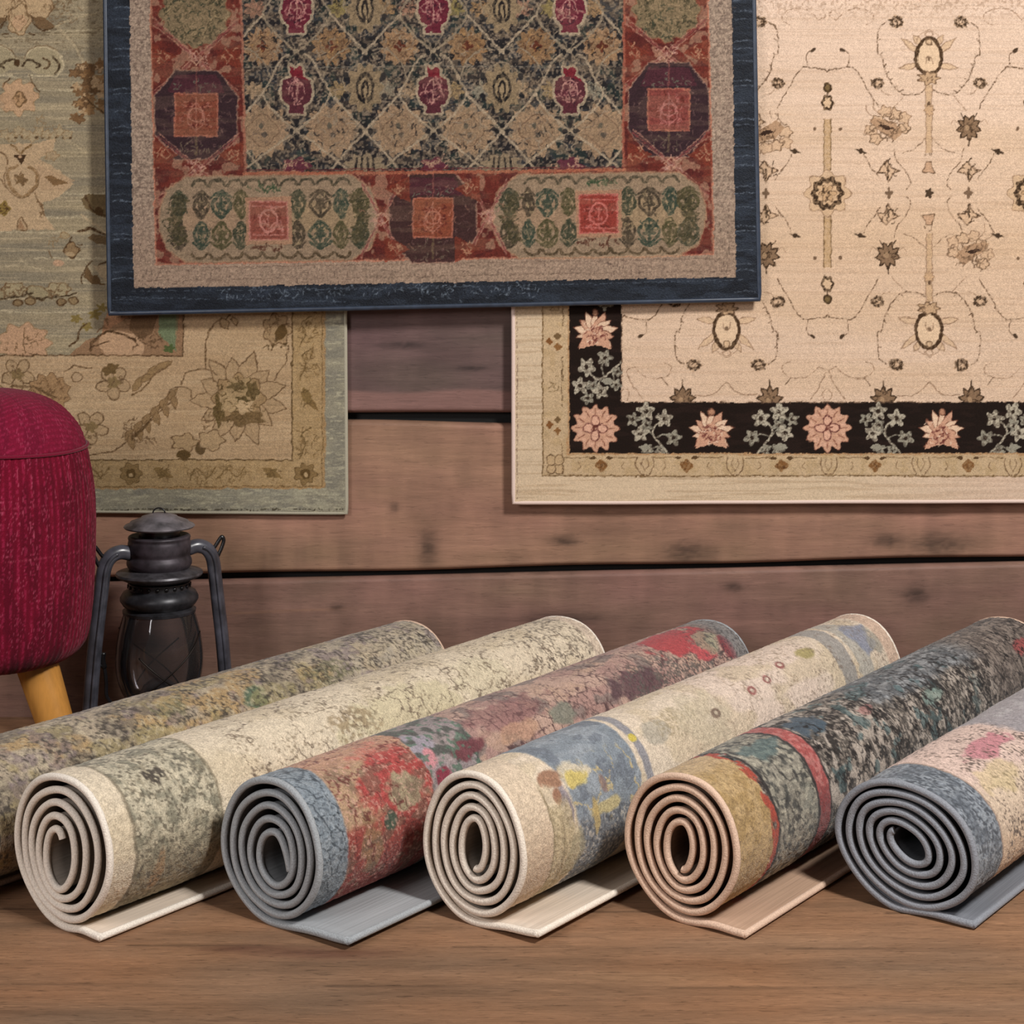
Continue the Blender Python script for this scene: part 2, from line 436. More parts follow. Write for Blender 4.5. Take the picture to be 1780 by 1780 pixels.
# ---- cream rug on the right
def paint_cream():
    W = Weave(886, -70, 1830, 882, 1.45, 1.7, 6, 11)
    X, Y = W.gx, W.gy
    c0 = np.array([222, 191, 163], f32)
    W.c[:] = c0
    W.all(.5 * sstep(.4, .7, fbm(X / 500, Y / 60, 3, 3)), (212, 179, 145))
    W.all(.5 * sstep(260, 60, Y), (226, 198, 178))  # pinker, paler top: uneven lighting painted into the wool colour
    W.all(.45 * np.exp(-((Y - 430) / 110.) ** 2), (208, 173, 136))  # tanner belt across the middle, likewise lighting variation put into the colour
    W.all(.14 * sstep(.62, .7, fbm(X / 160, Y / 2.2, 6, 2)), (170, 132, 98))
    DK, MD, LT, TN = (62, 44, 28), (104, 78, 56), (150, 118, 92), (184, 150, 112)
    def ca(x, y): return (1300 + x * .26966, y * .26966)
    # motifs are laid out for one quarter of the repeat and mirrored about x=1438, 1614 and y=335
    def rep(fn):
        for cx, sx in ((1438, 1), (1438, -1), (1790, 1), (1790, -1), (1086, 1)):
            for sy in (1, -1):
                T = lambda x, y, cx=cx, sx=sx, sy=sy: (cx + sx * (1300 + x * .26966 - 1438), 335 + sy * (y * .26966 - 335))
                fn(T, sx, sy)
    def quarter(T, sx, sy):
        L = lambda p, w=2.0, c=MD, a=.9: W.curve([T(*q) for q in p], w, c, a, .45)
        L([(520, 445), (560, 438), (640, 430), (672, 432), (720, 485), (760, 560), (800, 625), (838, 692)], 2.2)
        L([(640, 425), (650, 365), (635, 335), (608, 320)], 1.8)
        W.lob(*T(608, 322), 5, 3, DK, .9, rot=.6 * sx * sy)
        L([(572, 125), (605, 85), (660, 55), (740, 52), (800, 85), (805, 130), (757, 158)], 1.7, LT)
        L([(540, 60), (525, 100), (572, 125)], 1.6, LT)
        L([(890, 140), (845, 180), (835, 250), (835, 345), (862, 362), (890, 470), (955, 570), (1010, 606), (1090, 602), (1140, 575), (1165, 545)], 2.4)
        for k in range(7):
            x, y = [(838, 260), (850, 355), (875, 420), (890, 470), (915, 515), (950, 560), (985, 590)][k]
            L([(x, y), (x + 16, y - 12)], 1.8)
        L([(1010, 612), (960, 670), (925, 705)], 1.6, LT)
        L([(745, 990), (780, 1060), (822, 1110), (850, 1150)], 2.0)
        L([(940, 960), (960, 1030), (1010, 1090), (1050, 1175), (1020, 1220)], 1.9, MD)
        W.lob(*T(723, 972), 8, 3.6, DK, .95, 4, .3, rot=.3)
        L([(1000, 985), (1075, 955), (1150, 880)], 1.7, MD)
        L([(860, 580), (880, 600), (920, 610)], 1.6, LT)
    rep(quarter)
    for cx in (1438, 1790, 1086):
        for sy in (1, -1):
            yy = lambda v, sy=sy: 335 + sy * (v - 335)
            W.poly([(cx - 6, yy(205)), (cx + 6, yy(205)), (cx + 6, yy(294)), (cx - 6, yy(294))], (186, 150, 104), .8, .2)
            W.line([(cx - 6, yy(205)), (cx - 6, yy(294))], 2, (120, 92, 60)); W.line([(cx + 6, yy(205)), (cx + 6, yy(294))], 2, (120, 92, 60))
            W.lob(cx, yy(178), 11, 14, (214, 180, 142), 1, 6, .1, edge=DK, ew=4)
            W.line([(cx, yy(158)), (cx, yy(166))], 2.5, DK)
            W.lob(cx, yy(151), 7.5, 9, (120, 96, 58), 1, edge=DK, ew=3.2)
            for q in (-22, 22): W.lob(cx + q, yy(223), 3, 3, MD, .9)
            W.line([(cx - 4, yy(120)), (cx, yy(124)), (cx + 4, yy(120))], 2, MD)
        W.lob(cx, 335, 38, 38, (204, 168, 126), .6, 8, .12, edge=LT, ew=2)
        W.lob(cx, 335, 28, 29, (206, 170, 130), 1, 10, .07, edge=DK, ew=9.5)
        W.lob(cx, 335, 13, 13, (196, 158, 116), 1, 6, .3, edge=MD, ew=2)
        W.scr(cx, 335, 9, 9, 9, 2.2, DK, 7)
        W.scr(cx, 335, 27, 27, 10, 1.6, (190, 150, 110), 5, .5)
    for cx in (1614, 1262, 1966):
        for sy in (1, -1):
            yy = lambda v, sy=sy: 335 + sy * (v - 335)
            # egg-shaped palmette
            for s in (-1, 1):
                for (dx, dy, an, Ln) in ((16, 92, -.7, 42), (18, 112, .15, 34), (14, 78, -1.0, 22)):
                    a = an if s > 0 else math.pi - an
                    W.leaf(cx + s * dx, yy(dy), Ln, 5.5, a * sy if s > 0 else (math.pi - an * sy), (214, 180, 144), LT, 1.6)
                W.curve([(cx + s * 22, yy(75)), (cx + s * 16, yy(60)), (cx, yy(50))], 1.6, LT, .7)
            pts = [(cx + 22 * math.cos(t) * (1 + .12 * math.sin(t)), yy(96 + 31 * math.sin(t))) for t in np.linspace(0, 6.283, 26)[:-1]]
            W.poly(pts, (222, 190, 154)); W.line(pts + [pts[0]], 6.0, (70, 48, 28), 1, .12)
            W.lob(cx, yy(73), 6, 6, (210, 176, 138), 1, edge=MD, ew=2)
            W.curve([(cx - 6, yy(110)), (cx - 5, yy(100)), (cx, yy(96)), (cx + 5, yy(100)), (cx + 6, yy(110))], 1.7, LT)
            W.lob(cx, yy(100), 3, 4, MD, .8)
            W.lob(cx, yy(135), 18, 11, (196, 160, 122), 1, 7, .18, edge=MD, ew=2.2); W.scr(cx, yy(135), 13, 7, 6, 1.5, MD, 6)
            W.lob(cx, yy(58), 8, 5, LT, .7, ring=1.6)
            W.poly([(cx - 5, yy(147)), (cx + 5, yy(147)), (cx + 4, yy(265)), (cx - 5, yy(265))], (200, 164, 124), .8)
            W.line([(cx - 5.5, yy(147)), (cx - 5, yy(265))], 1.8, LT, .95); W.line([(cx + 5.5, yy(147)), (cx + 5, yy(265))], 1.8, LT, .95)
            W.lob(cx, yy(190), 9, 10, (200, 162, 122), 1, 8, .15, edge=LT, ew=2); W.lob(cx, yy(180), 3, 4, MD)
            W.poly([(cx - 12, yy(297)), (cx + 10, yy(300)), (cx + 4, yy(280)), (cx - 4, yy(280))], (196, 156, 122)); W.line([(cx - 12, yy(297)), (cx + 10, yy(300)), (cx + 4, yy(280)), (cx - 4, yy(280)), (cx - 12, yy(297))], 1.9, MD)
            W.scr(cx, yy(272), 8, 3, 3, 1.5, MD, 5)
        W.lob(cx, 335, 7, 8, DK, .9, 5, .25)
        for q in (-69, 69): W.lob(cx + q, 335, 6, 8, MD, .85, 4, .3)
    # blossoms, spiky rosettes, star cells
    def bunch(x, y, r=13):
        W.lob(x, y, r, r * .8, (196, 160, 124), .8, 7, .2, tx=.3)
        for k in range(9):
            a = k * .7; W.lob(x + r * .75 * math.cos(a), y + r * .6 * math.sin(a), 3.4, 3, DK, .9, tx=.35)
        W.scr(x, y, r * .8, r * .6, 8, 1.8, DK, 6)
    for cx in (1614, 1262, 1966):
        for s in (-1, 1):
            for y in (37, 633): bunch(cx + s * 56, y)
            for y in (144, 523): bunch(cx + s * 89, y, 12)
            for y, sg in ((293, 1), (376, -1)):
                x = cx + s * 70
                p = [(x - 20, y + 6 * sg), (x - 4, y - 14 * sg), (x + 6, y - 3 * sg), (x + 20, y + 2 * sg), (x + 8, y + 7 * sg), (x, y + 22 * sg), (x - 7, y + 6 * sg)]
                W.poly(p, (206, 170, 134), .8); W.line(p + [p[0]], 2.4, MD, 1, .3); W.scr(x, y, 16, 14, 8, 2.0, DK, 8)
                W.line([(x, y), (x - 2, y + 18 * sg)], 3, DK, .9)
    def spiky(x, y, r=19, sy=1):
        W.lob(x, y, r, r * 1.1, (138, 108, 80), 1, 9, .22, 1.57 * sy, edge=DK, ew=4.0, sharp=True)
        W.line([(x, y + r * 1.0 * sy), (x, y + r * 1.7 * sy)], 2, DK); W.scr(x, y, r * .6, r * .6, 10, 1.6, DK, 7)
        W.lob(x - 3, y, 4, 5, (178, 144, 108), .8)
        for s in (-1, 1):
            W.curve([(x + s * r, y - 8 * sy), (x + s * r * 1.4, y - 14 * sy), (x + s * r * 1.7, y - 6 * sy)], 1.4, LT, .8)
            W.line([(x + s * r * .5, y - r * .9 * sy), (x + s * r * .75, y - r * 1.35 * sy)], 2, DK)
    for x, y, sy in ((1684, 221, 1), (1543, 443, 1), (1332, 443, 1), (1332, 221, -1)):
        if (x, y) != (1332, 221): spiky(x, y, 19, sy)
    def bloom(x, y, sx, sy):
        R = lambda a, b: (x + sx * (a * .82 + b * .5), y + sy * (b * .82 - a * .45))
        for k in range(7):
            a = -2.6 + k * .62; r = 30 + 6 * (k % 2)
            cx, cy = R(r * math.cos(a) * .9, r * math.sin(a)); W.lob(cx, cy, 12, 10, (208, 172, 136), .9, 5, .15, k, edge=LT if k % 2 else MD, ew=1.9)
        p = [R(-26, -8), R(0, -16), R(34, -6), R(42, 2), R(20, 10), R(-20, 12)]
        W.poly(p, (176, 138, 104), .9); W.scr(*R(6, 2), 30, 20, 22, 1.8, MD, 12)
        p = [R(-6, -6), R(16, -2), R(22, 4), R(2, 3)]; W.poly(p, (54, 34, 24), .95)
        W.scr(x, y, 40, 34, 16, 1.7, MD, 12, .7)
        W.curve([R(30, -16), R(44, -20), R(54, -34)], 1.7, LT); W.curve([R(36, -8), R(52, -8), R(60, -16)], 1.7, LT)
    bloom(1545, 224, -1, 1); bloom(1684, 440, 1, 1); bloom(1338, 226, -1, -1)
    # mist of thread marks along the top
    W.all((sstep(.60, .68, vnoise(X / 3.4, Y / 3.4, 21)) * sstep(60, -30, Y) * .55).astype(f32), LT)
    # scalloped foot of the field
    for cx in (1614, 1262):
        W.curve([(cx - 54, 686), (cx - 30, 687), (cx - 14, 678), (cx, 664), (cx + 14, 678), (cx + 30, 686), (cx + 54, 684)], 1.8, LT)
    for cx in (1438, 1790, 1086):
        for s in (-1, 1):
            W.curve([(cx + s * 4, 652), (cx + s * 18, 676), (cx + s * 30, 692)], 1.7, LT); W.curve([(cx + s * 4, 695), (cx + s * 8, 684), (cx + s * 3, 675)], 1.5, LT)
            W.curve([(cx + s * 64, 655), (cx + s * 74, 668)], 1.7, MD)
    for x in (1338, 1535, 1688, 1186):
        spiky(x, 694, 20, -1)
    # ---- border bands, left and bottom
    FX, FY = 1080, 698
    def band(xa, ya, col, a=1.0):
        W.all(((W.x < xa) | (W.y > ya)).astype(f32) * a, col)
    band(FX, FY, (30, 18, 12))
    W.all(((W.x < FX) | (W.y > FY)).astype(f32) * .5 * sstep(.5, .7, fbm(X / 30, Y / 8, 44, 3)), (44, 28, 22))
    W.line([(FX, -80), (FX, FY), (1900, FY)], 3.0, (120, 92, 70), .6, .6)
    PK, PK2, GR, GR2 = (206, 156, 126), (228, 192, 160), (150, 144, 126), (182, 172, 150)
    def rosette(x, y, kind):
        if kind == 0:
            W.lob(x, y, 38, 38, PK, 1, 12, .13, edge=(120, 70, 54), ew=1.5)
            for k in range(12):
                a = k * math.pi / 6; W.line([(x + 22 * math.cos(a), y + 22 * math.sin(a)), (x + 34 * math.cos(a), y + 34 * math.sin(a))], 1.6, (120, 66, 52))
            for k in range(12):
                a = (k + .5) * math.pi / 6; W.lob(x + 29 * math.cos(a), y + 29 * math.sin(a), 5, 5, (220, 170, 142), .7)
            for k in range(4):
                a = k * math.pi / 2; W.lob(x + 12 * math.cos(a), y + 12 * math.sin(a), 11, 8, (222, 170, 142), 1, rot=a, edge=(96, 46, 40), ew=2)
            W.scr(x, y, 5, 5, 4, 2, (104, 50, 40), 6)
        else:
            for k in range(11):
                a = -math.pi / 2 + (k - 5) * .46; L = 40 if k % 2 == 0 else 34
                W.leaf(x, y + 6, L, 8, a, PK2 if k % 3 else PK, (110, 62, 46), 1.4)
            W.poly([(x - 28, y + 36), (x - 20, y + 8), (x, y - 12), (x + 20, y + 8), (x + 28, y + 36), (x, y + 28)], (206, 154, 124))
            W.scr(x, y + 10, 17, 16, 34, 1.7, (110, 52, 44), 7); W.scr(x, y + 6, 30, 26, 16, 1.6, (236, 206, 176), 7)
            W.lob(x, y - 28, 6, 7, (180, 130, 100), 1, edge=(90, 50, 36), ew=1.6)
    def floret(x, y, r, c=GR):
        W.lob(x, y, r, r, c, 1, 5, .28, W.rg.random() * 6, tx=.2); W.lob(x, y, r * .3, r * .3, (50, 36, 26)); W.scr(x, y, r * .8, r * .8, 5, 1.5, GR2, 5, .8)
        W.scr(x, y, r * .7, r * .7, 3, 1.3, (60, 46, 36), 5, .7)
    def vine(x, y, s, up=1, vert=False):
        T = (lambda a, b: (x + a * s, y + b)) if not vert else (lambda a, b: (x + b * .95, y - a * s))
        W.curve([T(26, 46), T(12, 30), T(-2, 12), T(2, -4), T(14, -12)], 3.6, GR2); W.curve([T(4, 16), T(18, 12), T(32, 18)], 2.8, GR); W.curve([T(-2, 12), T(-14, 0), T(-16, -20)], 2.8, GR); W.curve([T(14, 32), T(0, 34), T(-14, 40)], 2.6, GR)
        for a, b, r, c in ((-14, -28, 13, GR2), (18, -16, 13, GR2), (-36, -14, 10, GR), (-14, -4, 10, GR), (-24, 10, 12, GR2), (34, 18, 12, GR), (-12, 38, 9, GR), (10, 40, 8, GR)):
            px, py = T(a, b); floret(px, py, r, c)
        W.leaf(*T(-6, 34), 22, 6, math.pi if s > 0 else 0, GR, None)
    for i, x in enumerate((1034, 1236, 1438, 1636, 1838)): rosette(x, 743, i % 2)
    for i, x in enumerate((1136, 1340, 1540, 1746)): vine(x, 742, 1 if i % 2 == 0 else -1)
    rosette(1034, 570, 1); vine(1034, 655, 1, vert=True); rosette(1034, 400, 0); vine(1034, 490, -1, vert=True)
    # tan guard band
    TX, TY = 988, 787
    W.all(((W.x < TX) | (W.y > TY)).astype(f32), (198, 169, 130)); W.all(((W.x < TX) | (W.y > TY)).astype(f32) * .5 * sstep(.5, .7, fbm(X / 12, Y / 12, 71, 3)), (182, 152, 108))
    W.line([(TX - 1, -80), (TX - 1, TY + 1), (1900, TY + 1)], 3.4, (176, 130, 86), .8, .3)
    for i, x in enumerate((1044, 1193, 1358, 1520, 1682, 1844)):
        W.lob(x, 808, 10, 10, (128, 84, 42), .95, 4, .14, tx=.2); W.scr(x, 808, 7, 7, 5, 1.5, (90, 56, 28), 5)
        for s in (-1, 1):
            W.leaf(x + s * 8, 795, 13, 3, 0 if s > 0 else math.pi, (92, 66, 38)); W.curve([(x + s * 20, 793), (x + s * 45, 795), (x + s * 62, 794)], 1.5, (120, 92, 60)); W.curve([(x + s * 40, 802), (x + s * 36, 810), (x + s * 41, 815)], 1.5, (130, 102, 70))
    for x in (1120, 1277, 1440, 1600, 1760):
        for s in (-1, 1): W.curve([(x + s * 13, 794), (x + s * 15, 806), (x + s * 8, 822), (x + s * 2, 824)], 1.8, (112, 84, 56)); W.curve([(x + s * 4, 796), (x + s * 6, 806), (x, 818)], 1.5, (130, 102, 72))
    for k in range(4): W.lob(965 + 10 * math.cos(k * 1.57 + .8), 806 + 11 * math.sin(k * 1.57 + .8), 9, 10, (196, 164, 122), 1, edge=(104, 78, 50), ew=1.8)
    for y in (592, 738, 446):
        for a, b, c in ((-8, 0, (132, 84, 42)), (6, -9, (120, 92, 58)), (6, 10, (140, 96, 52))): W.lob(963 + a, y + b, 5.5, 5.5, c, 1, 4, .2)
    for y in (660, 520): W.line([(976, y - 40), (977, y + 46)], 1.8, (96, 72, 44), .9, .5); W.scr(961, y + 5, 8, 16, 9, 1.4, (120, 96, 62), 6); W.line([(955, y + 20), (970, y + 18), (970, y + 10)], 1.4, (120, 96, 62))
    W.line([(977, 770), (978, 840)], 1.6, (110, 84, 54), .8, .5)
    # plain outer band
    OX, OY = 943, 826
    W.all(((W.x < OX) | (W.y > OY)).astype(f32), (212, 187, 154)); W.all((W.y > OY).astype(f32) * .6, (214, 188, 154))
    W.all(((W.x < OX) | (W.y > OY)).astype(f32) * .35 * sstep(.55, .62, fbm(X / 120, Y / 3.0, 81, 2)), (168, 138, 104))
    W.all((W.y > OY).astype(f32) * .55 * sstep(1400, 1780, X), (218, 186, 166))
    W.line([(OX, -80), (OX, OY), (1900, OY)], 2.6, (112, 84, 50), .95, .3)
    W.line([(898, -80), (898, 866)], 1.5, (120, 92, 80), .8, .6)
    W.c *= (1 + .10 * (vnoise(X / 2, Y / 2, 90) - .5) + .05 * (vnoise(X / 90, Y / 1.8, 91) - .5))[..., None]
    W.c = desat(W.c, .9)
    return W

# ---- beige and grey-green rug on the left
def paint_beige():
    W = Weave(-110, -70, 606, 898, 1.45, 2.2, 8, 23)
    X, Y = W.gx, W.gy
    W.c[:] = (156, 140, 110)
    W.all(.8 * sstep(.38, .66, fbm(X / 260, Y / 16, 3, 4)), (134, 123, 101))
    W.all(.55 * sstep(.5, .7, fbm(X / 170, Y / 26, 9, 4)), (166, 148, 112))
    W.all(.5 * sstep(.60, .66, fbm(X / 130, Y / 3.0, 5, 3)), (190, 170, 132))
    W.all(.5 * sstep(.62, .68, fbm(X / 9, Y / 4, 6, 3)) * sstep(160, 40, Y), (98, 80, 56))
    BR, MB, LB, PE, CR = (82, 56, 30), (116, 86, 54), (146, 116, 78), (196, 156, 116), (178, 160, 124)
    for y, xa, xb in ((52, 70, 160), (98, 40, 104), (131, 0, 95), (155, 66, 135), (334, 100, 185), (375, 60, 150), (402, 0, 130), (447, 60, 190), (490, 130, 190), (540, 0, 160)):
        W.line([(xa, y), ((xa + xb) / 2, y + 2), (xb, y)], 3, (194, 178, 142), .8, .35)
    W.line([(98, 44), (120, 68), (136, 92), (148, 116)], 4.5, (186, 166, 128), .8); W.line([(98, 44), (130, 30), (165, 22)], 4, (184, 164, 126), .8)
    W.line([(110, 240), (150, 264)], 4, (186, 166, 128), .8); W.line([(135, 510), (180, 530)], 4, (186, 166, 128), .7)
    # half palmette at the top
    for dx, dy, rx, ry in ((32, -8, 30, 30), (4, 8, 20, 26), (66, 10, 26, 24), (32, 34, 20, 26)):
        W.lob(dx, dy, rx, ry, (190, 158, 116), .95, 5, .1, edge=MB, ew=1.8)
    for s in (-1, 1):
        W.poly([(32 + s * 22, 28), (32 + s * 34, 46), (32 + s * 48, 52), (32 + s * 64, 44), (32 + s * 46, 30)], MB, .9); W.curve([(32 + s * 21, 27), (32 + s * 30, 44), (32 + s * 44, 52), (32 + s * 62, 46)], 3, BR)
        W.line([(32 + s * 18, 58), (32 + s * 28, 59)], 3, BR); W.curve([(32 + s * 10, 10), (32 + s * 16, 30), (32 + s * 4, 52)], 1.8, MB)
    W.poly([(24, 26), (42, 26), (46, 38), (33, 54), (21, 40)], PE); W.scr(32, 22, 26, 24, 18, 1.6, MB, 9)
    W.scr(105, 20, 34, 22, 34, 1.6, MB, 10, .7)
    # S-scroll
    for s in (-1, 1):
        Z = lambda a, b, s=s: (34 + s * (a - 34), b)
        W.poly([Z(46, 96), Z(54, 84), Z(74, 80), Z(98, 88), Z(108, 106), Z(104, 124), Z(92, 130), Z(60, 126), Z(40, 112)], (168, 152, 116), .9)
        W.curve([Z(46, 96), Z(54, 84), Z(74, 80), Z(98, 90), Z(108, 108), Z(104, 126), Z(92, 131), Z(48, 129)], 3.4, (196, 178, 140)); W.curve([Z(40, 100), Z(52, 84), Z(74, 78), Z(100, 88)], 1.6, MB)
        W.curve([Z(38, 112), Z(46, 104), Z(56, 106), Z(68, 112), Z(62, 116)], 4, (72, 54, 34)); W.curve([Z(75, 100), Z(84, 106), Z(84, 114), Z(76, 117)], 3.6, BR); W.curve([Z(92, 98), Z(101, 108), Z(102, 118), Z(96, 126)], 4.2, (72, 54, 34))
    W.lob(29, 108, 5, 4, BR)
    # peach blossom
    W.lob(32, 168, 32, 30, PE, 1, 8, .14, .4, edge=LB, ew=1.6); W.curve([(50, 130), (60, 150), (68, 160)], 2.4, BR); W.curve([(6, 150), (12, 140), (16, 134)], 2.4, BR)
    W.lob(33, 172, 12, 14, (184, 142, 98), 1, 4, .1, edge=MB, ew=3); W.scr(33, 171, 6, 7, 6, 2, MB, 6); W.lob(4, 176, 20, 14, (188, 148, 110), .7, 5, .2)
    # textured cluster on the right
    for k in range(46):
        a, b = W.rg.random(), W.rg.random(); x = 128 + 56 * a; y = 122 + 96 * b - 30 * a
        W.lob(x, y, 6 + 5 * W.rg.random(), 5 + 4 * W.rg.random(), [(124, 88, 52), (150, 112, 70), (184, 150, 108), (104, 74, 44)][k % 4], .9, 5, .25, k, edge=(92, 64, 38) if k % 3 == 0 else None, ew=1.6)
    W.curve([(145, 168), (160, 180), (180, 196)], 3.4, BR)
    W.scr(76, 210, 18, 14, 10, 1.6, LB, 10)
    for k in range(10): W.lob(8 + k * 12, 232 + 6 * math.sin(k * 2.1), 9, 8, (176, 154, 116), .8, 5, .2, k, edge=LB, ew=1.4); W.lob(14 + k * 12, 238, 2.5, 2.5, BR, .8)
    # large pale palmette
    p = [(-20, 250), (60, 248), (96, 240), (92, 262), (66, 276), (104, 296), (128, 320), (100, 342), (72, 352), (80, 380), (96, 398), (-20, 402)]
    W.poly(p, (192, 160, 120), .95); W.poly([(60, 285), (130, 312), (108, 330), (70, 330)], (186, 152, 114), .8)
    W.curve([(18, 250), (28, 258), (36, 266), (44, 258), (54, 250)], 4, (128, 96, 56)); W.poly([(24, 268), (46, 268), (36, 286)], (74, 50, 28)); W.lob(34, 272, 4, 3, PE)
    W.curve([(30, 288), (14, 296), (14, 316), (26, 332), (38, 340), (52, 332), (62, 318), (62, 300), (50, 290)], 6, (140, 106, 66), .9); W.curve([(10, 290), (6, 310), (16, 330), (38, 344), (60, 328), (68, 306)], 1.8, MB)
    W.lob(37, 312, 9, 8, (120, 90, 54), .9, 5, .3); W.scr(37, 308, 12, 8, 6, 2, MB, 7); W.curve([(-8, 262), (10, 270), (12, 285)], 3, MB); W.curve([(0, 310), (8, 322), (12, 326)], 2, MB)
    W.poly([(76, 308), (84, 305), (104, 311), (118, 318), (106, 321), (92, 320)], (132, 98, 60)); W.curve([(60, 336), (66, 350), (72, 362), (76, 372)], 3, MB); W.scr(70, 360, 8, 14, 8, 2, MB, 6)
    W.curve([(28, 400), (36, 376), (46, 398), (28, 400)], 2.4, MB); W.poly([(30, 398), (36, 380), (44, 398)], (160, 122, 86)); W.lob(4, 362, 12, 12, (138, 110, 46), .9, 5, .2); W.scr(4, 362, 10, 10, 8, 2, BR, 6)
    W.lob(90, 270, 12, 8, (176, 148, 110), .8, 5, .2, edge=LB, ew=1.6)
    # dark leaf, bell and scroll on the right side
    W.poly([(140, 344), (152, 336), (186, 336), (186, 380), (166, 372), (148, 362)], (114, 92, 58), .95); W.curve([(148, 338), (154, 354), (166, 368), (186, 376)], 3.4, BR); W.line([(140, 372), (160, 386), (184, 404)], 5, (184, 160, 122), .9); W.lob(172, 366, 7, 8, (86, 60, 32)); W.curve([(138, 400), (156, 396), (170, 402), (184, 408)], 4.5, BR)
    W.poly([(152, 412), (160, 406), (190, 412), (190, 424), (168, 424)], (112, 86, 54), .9)
    W.lob(124, 434, 14, 13, (148, 118, 80), 1, 4, .12, edge=BR, ew=2.6); W.line([(122, 420), (124, 412)], 3, BR); W.line([(136, 424), (142, 426)], 2.5, BR); W.lob(120, 440, 8, 4, (176, 148, 108)); W.lob(112, 409, 9, 7, (168, 146, 108), 1, edge=LB, ew=1.6); W.scr(92, 416, 12, 8, 8, 2, LB, 6); W.line([(84, 434), (89, 448)], 2.4, MB)
    W.lob(100, 456, 10, 5, (198, 154, 118), .9)
    W.poly([(146, 472), (150, 462), (160, 478), (168, 476), (176, 490), (184, 494), (160, 494), (144, 480)], (104, 76, 44), .95); W.curve([(142, 492), (142, 478), (150, 460), (160, 452)], 3, BR); W.curve([(170, 465), (172, 458), (184, 454)], 3, BR); W.poly([(160, 460), (184, 458), (186, 490), (172, 478)], (182, 156, 118), .85)
    # pods
    for cx, L in ((84, 42), (8, 26)):
        W.lob(cx - 20, 508, 22, 12, (156, 140, 104), 1, rot=.25, edge=MB, ew=1.8); W.lob(cx + 16, 502, 22, 12, (168, 150, 112), 1, 6, .12, edge=MB, ew=1.8)
        W.curve([(cx - 38, 500), (cx - 36, 510), (cx - 20, 518), (cx + 6, 516), (cx + 36, 512), (cx + 48, 508)], 3.4, (72, 54, 32)); W.scr(cx + 14, 504, 20, 10, 12, 1.7, MB, 9); W.lob(cx + 44, 522, 10, 7, (146, 120, 82), 1, edge=BR, ew=2); W.lob(cx + 22, 524, 10, 6, (136, 110, 74), 1, edge=BR, ew=2)
    W.line([(0, 464), (30, 460), (38, 450), (46, 460), (70, 466)], 3, (186, 168, 132), .8)
    # foot of the field
    W.lob(40, 596, 46, 34, (196, 152, 114), 1, 9, .12, edge=LB, ew=1.8); W.scr(40, 600, 36, 22, 22, 1.7, MB, 10); W.line([(42, 570), (40, 600), (44, 612)], 2, MB)
    for x, y in ((132, 552), (150, 566), (164, 545), (176, 534)): W.lob(x, y, 9, 7, (130, 108, 50), .9, 5, .3, x)
    W.curve([(120, 600), (134, 590), (138, 575), (150, 560)], 4, BR)
    W.poly([(188, 545), (317, 545), (317, 617), (120, 617), (150, 590), (180, 580)], (150, 112, 78), .95)
    W.poly([(184, 545), (230, 545), (190, 570), (170, 596)], (176, 126, 88)); W.poly([(276, 545), (308, 545), (306, 612), (286, 590), (274, 580)], (112, 124, 88)); W.lob(294, 604, 10, 6, (74, 92, 44), .9, 5, .3)
    W.poly([(230, 545), (276, 545), (262, 580), (240, 590), (224, 570)], (110, 80, 52), .9); W.lob(210, 600, 40, 26, (190, 150, 112), 1, rot=.2); W.curve([(156, 608), (162, 592), (184, 576), (214, 580), (236, 592)], 4.5, BR); W.curve([(160, 602), (176, 596), (188, 592)], 2.4, BR); W.scr(258, 590, 26, 20, 20, 2, (96, 68, 42), 12); W.scr(200, 560, 30, 16, 10, 2, (120, 86, 56), 14)
    # ---- main border
    def band(xa, ya): return ((W.x > xa) | (W.y > ya)).astype(f32)
    b = band(318, 617); W.all(b, (186, 154, 114)); W.all(b * .45 * sstep(.45, .7, fbm(X / 170, Y / 30, 51, 3)), (172, 138, 98)); W.all(b * .4 * sstep(700, 560, Y) * sstep(400, 300, X), (196, 160, 122))
    W.all(b * .3 * sstep(.62, .68, fbm(X / 90, Y / 2.2, 52, 2)), (206, 178, 138))
    W.line([(306, -80), (306, 612)], 2, (150, 116, 80), .9); W.line([(318, -80), (318, 617), (-200, 616)], 2.6, BR, .9)
    OL, F1, F2 = (108, 80, 50), (164, 132, 92), (134, 108, 66)
    # big many-petalled flower
    cx, cy = 414, 692
    for k in range(13):
        a = k * 2 * math.pi / 13 + .2; L = 82 if k % 2 == 0 else 70
        W.leaf(cx + 18 * math.cos(a), cy + 18 * math.sin(a), L - 14, 16, a, (176, 144, 104), OL, 2.0)
        W.line([(cx + 40 * math.cos(a), cy + 40 * math.sin(a)), (cx + 66 * math.cos(a), cy + 66 * math.sin(a))], 1.3, LB, .7)
    W.lob(cx, cy, 44, 42, (160, 128, 86), 1, 8, .12, edge=OL, ew=2); W.lob(cx + 2, cy - 6, 30, 30, (170, 140, 96), 1, 6, .15)
    for dx, dy, rx, ry, c in ((-34, 20, 10, 26, (92, 72, 34)), (10, 34, 34, 12, (110, 84, 48)), (24, -14, 10, 16, (96, 76, 40)), (-2, -22, 16, 7, (104, 84, 48)), (6, 2, 13, 6, (78, 62, 28)), (-18, 6, 14, 16, (178, 148, 104)), (10, 14, 16, 11, (196, 164, 120))):
        W.lob(cx + dx, cy + dy, rx, ry, c, .95, 5, .2, dx, tx=.15)
    W.scr(cx, cy, 46, 44, 34, 1.8, (88, 66, 34), 10)
    W.scr(cx, cy, 78, 76, 26, 1.3, LB, 9, .6)
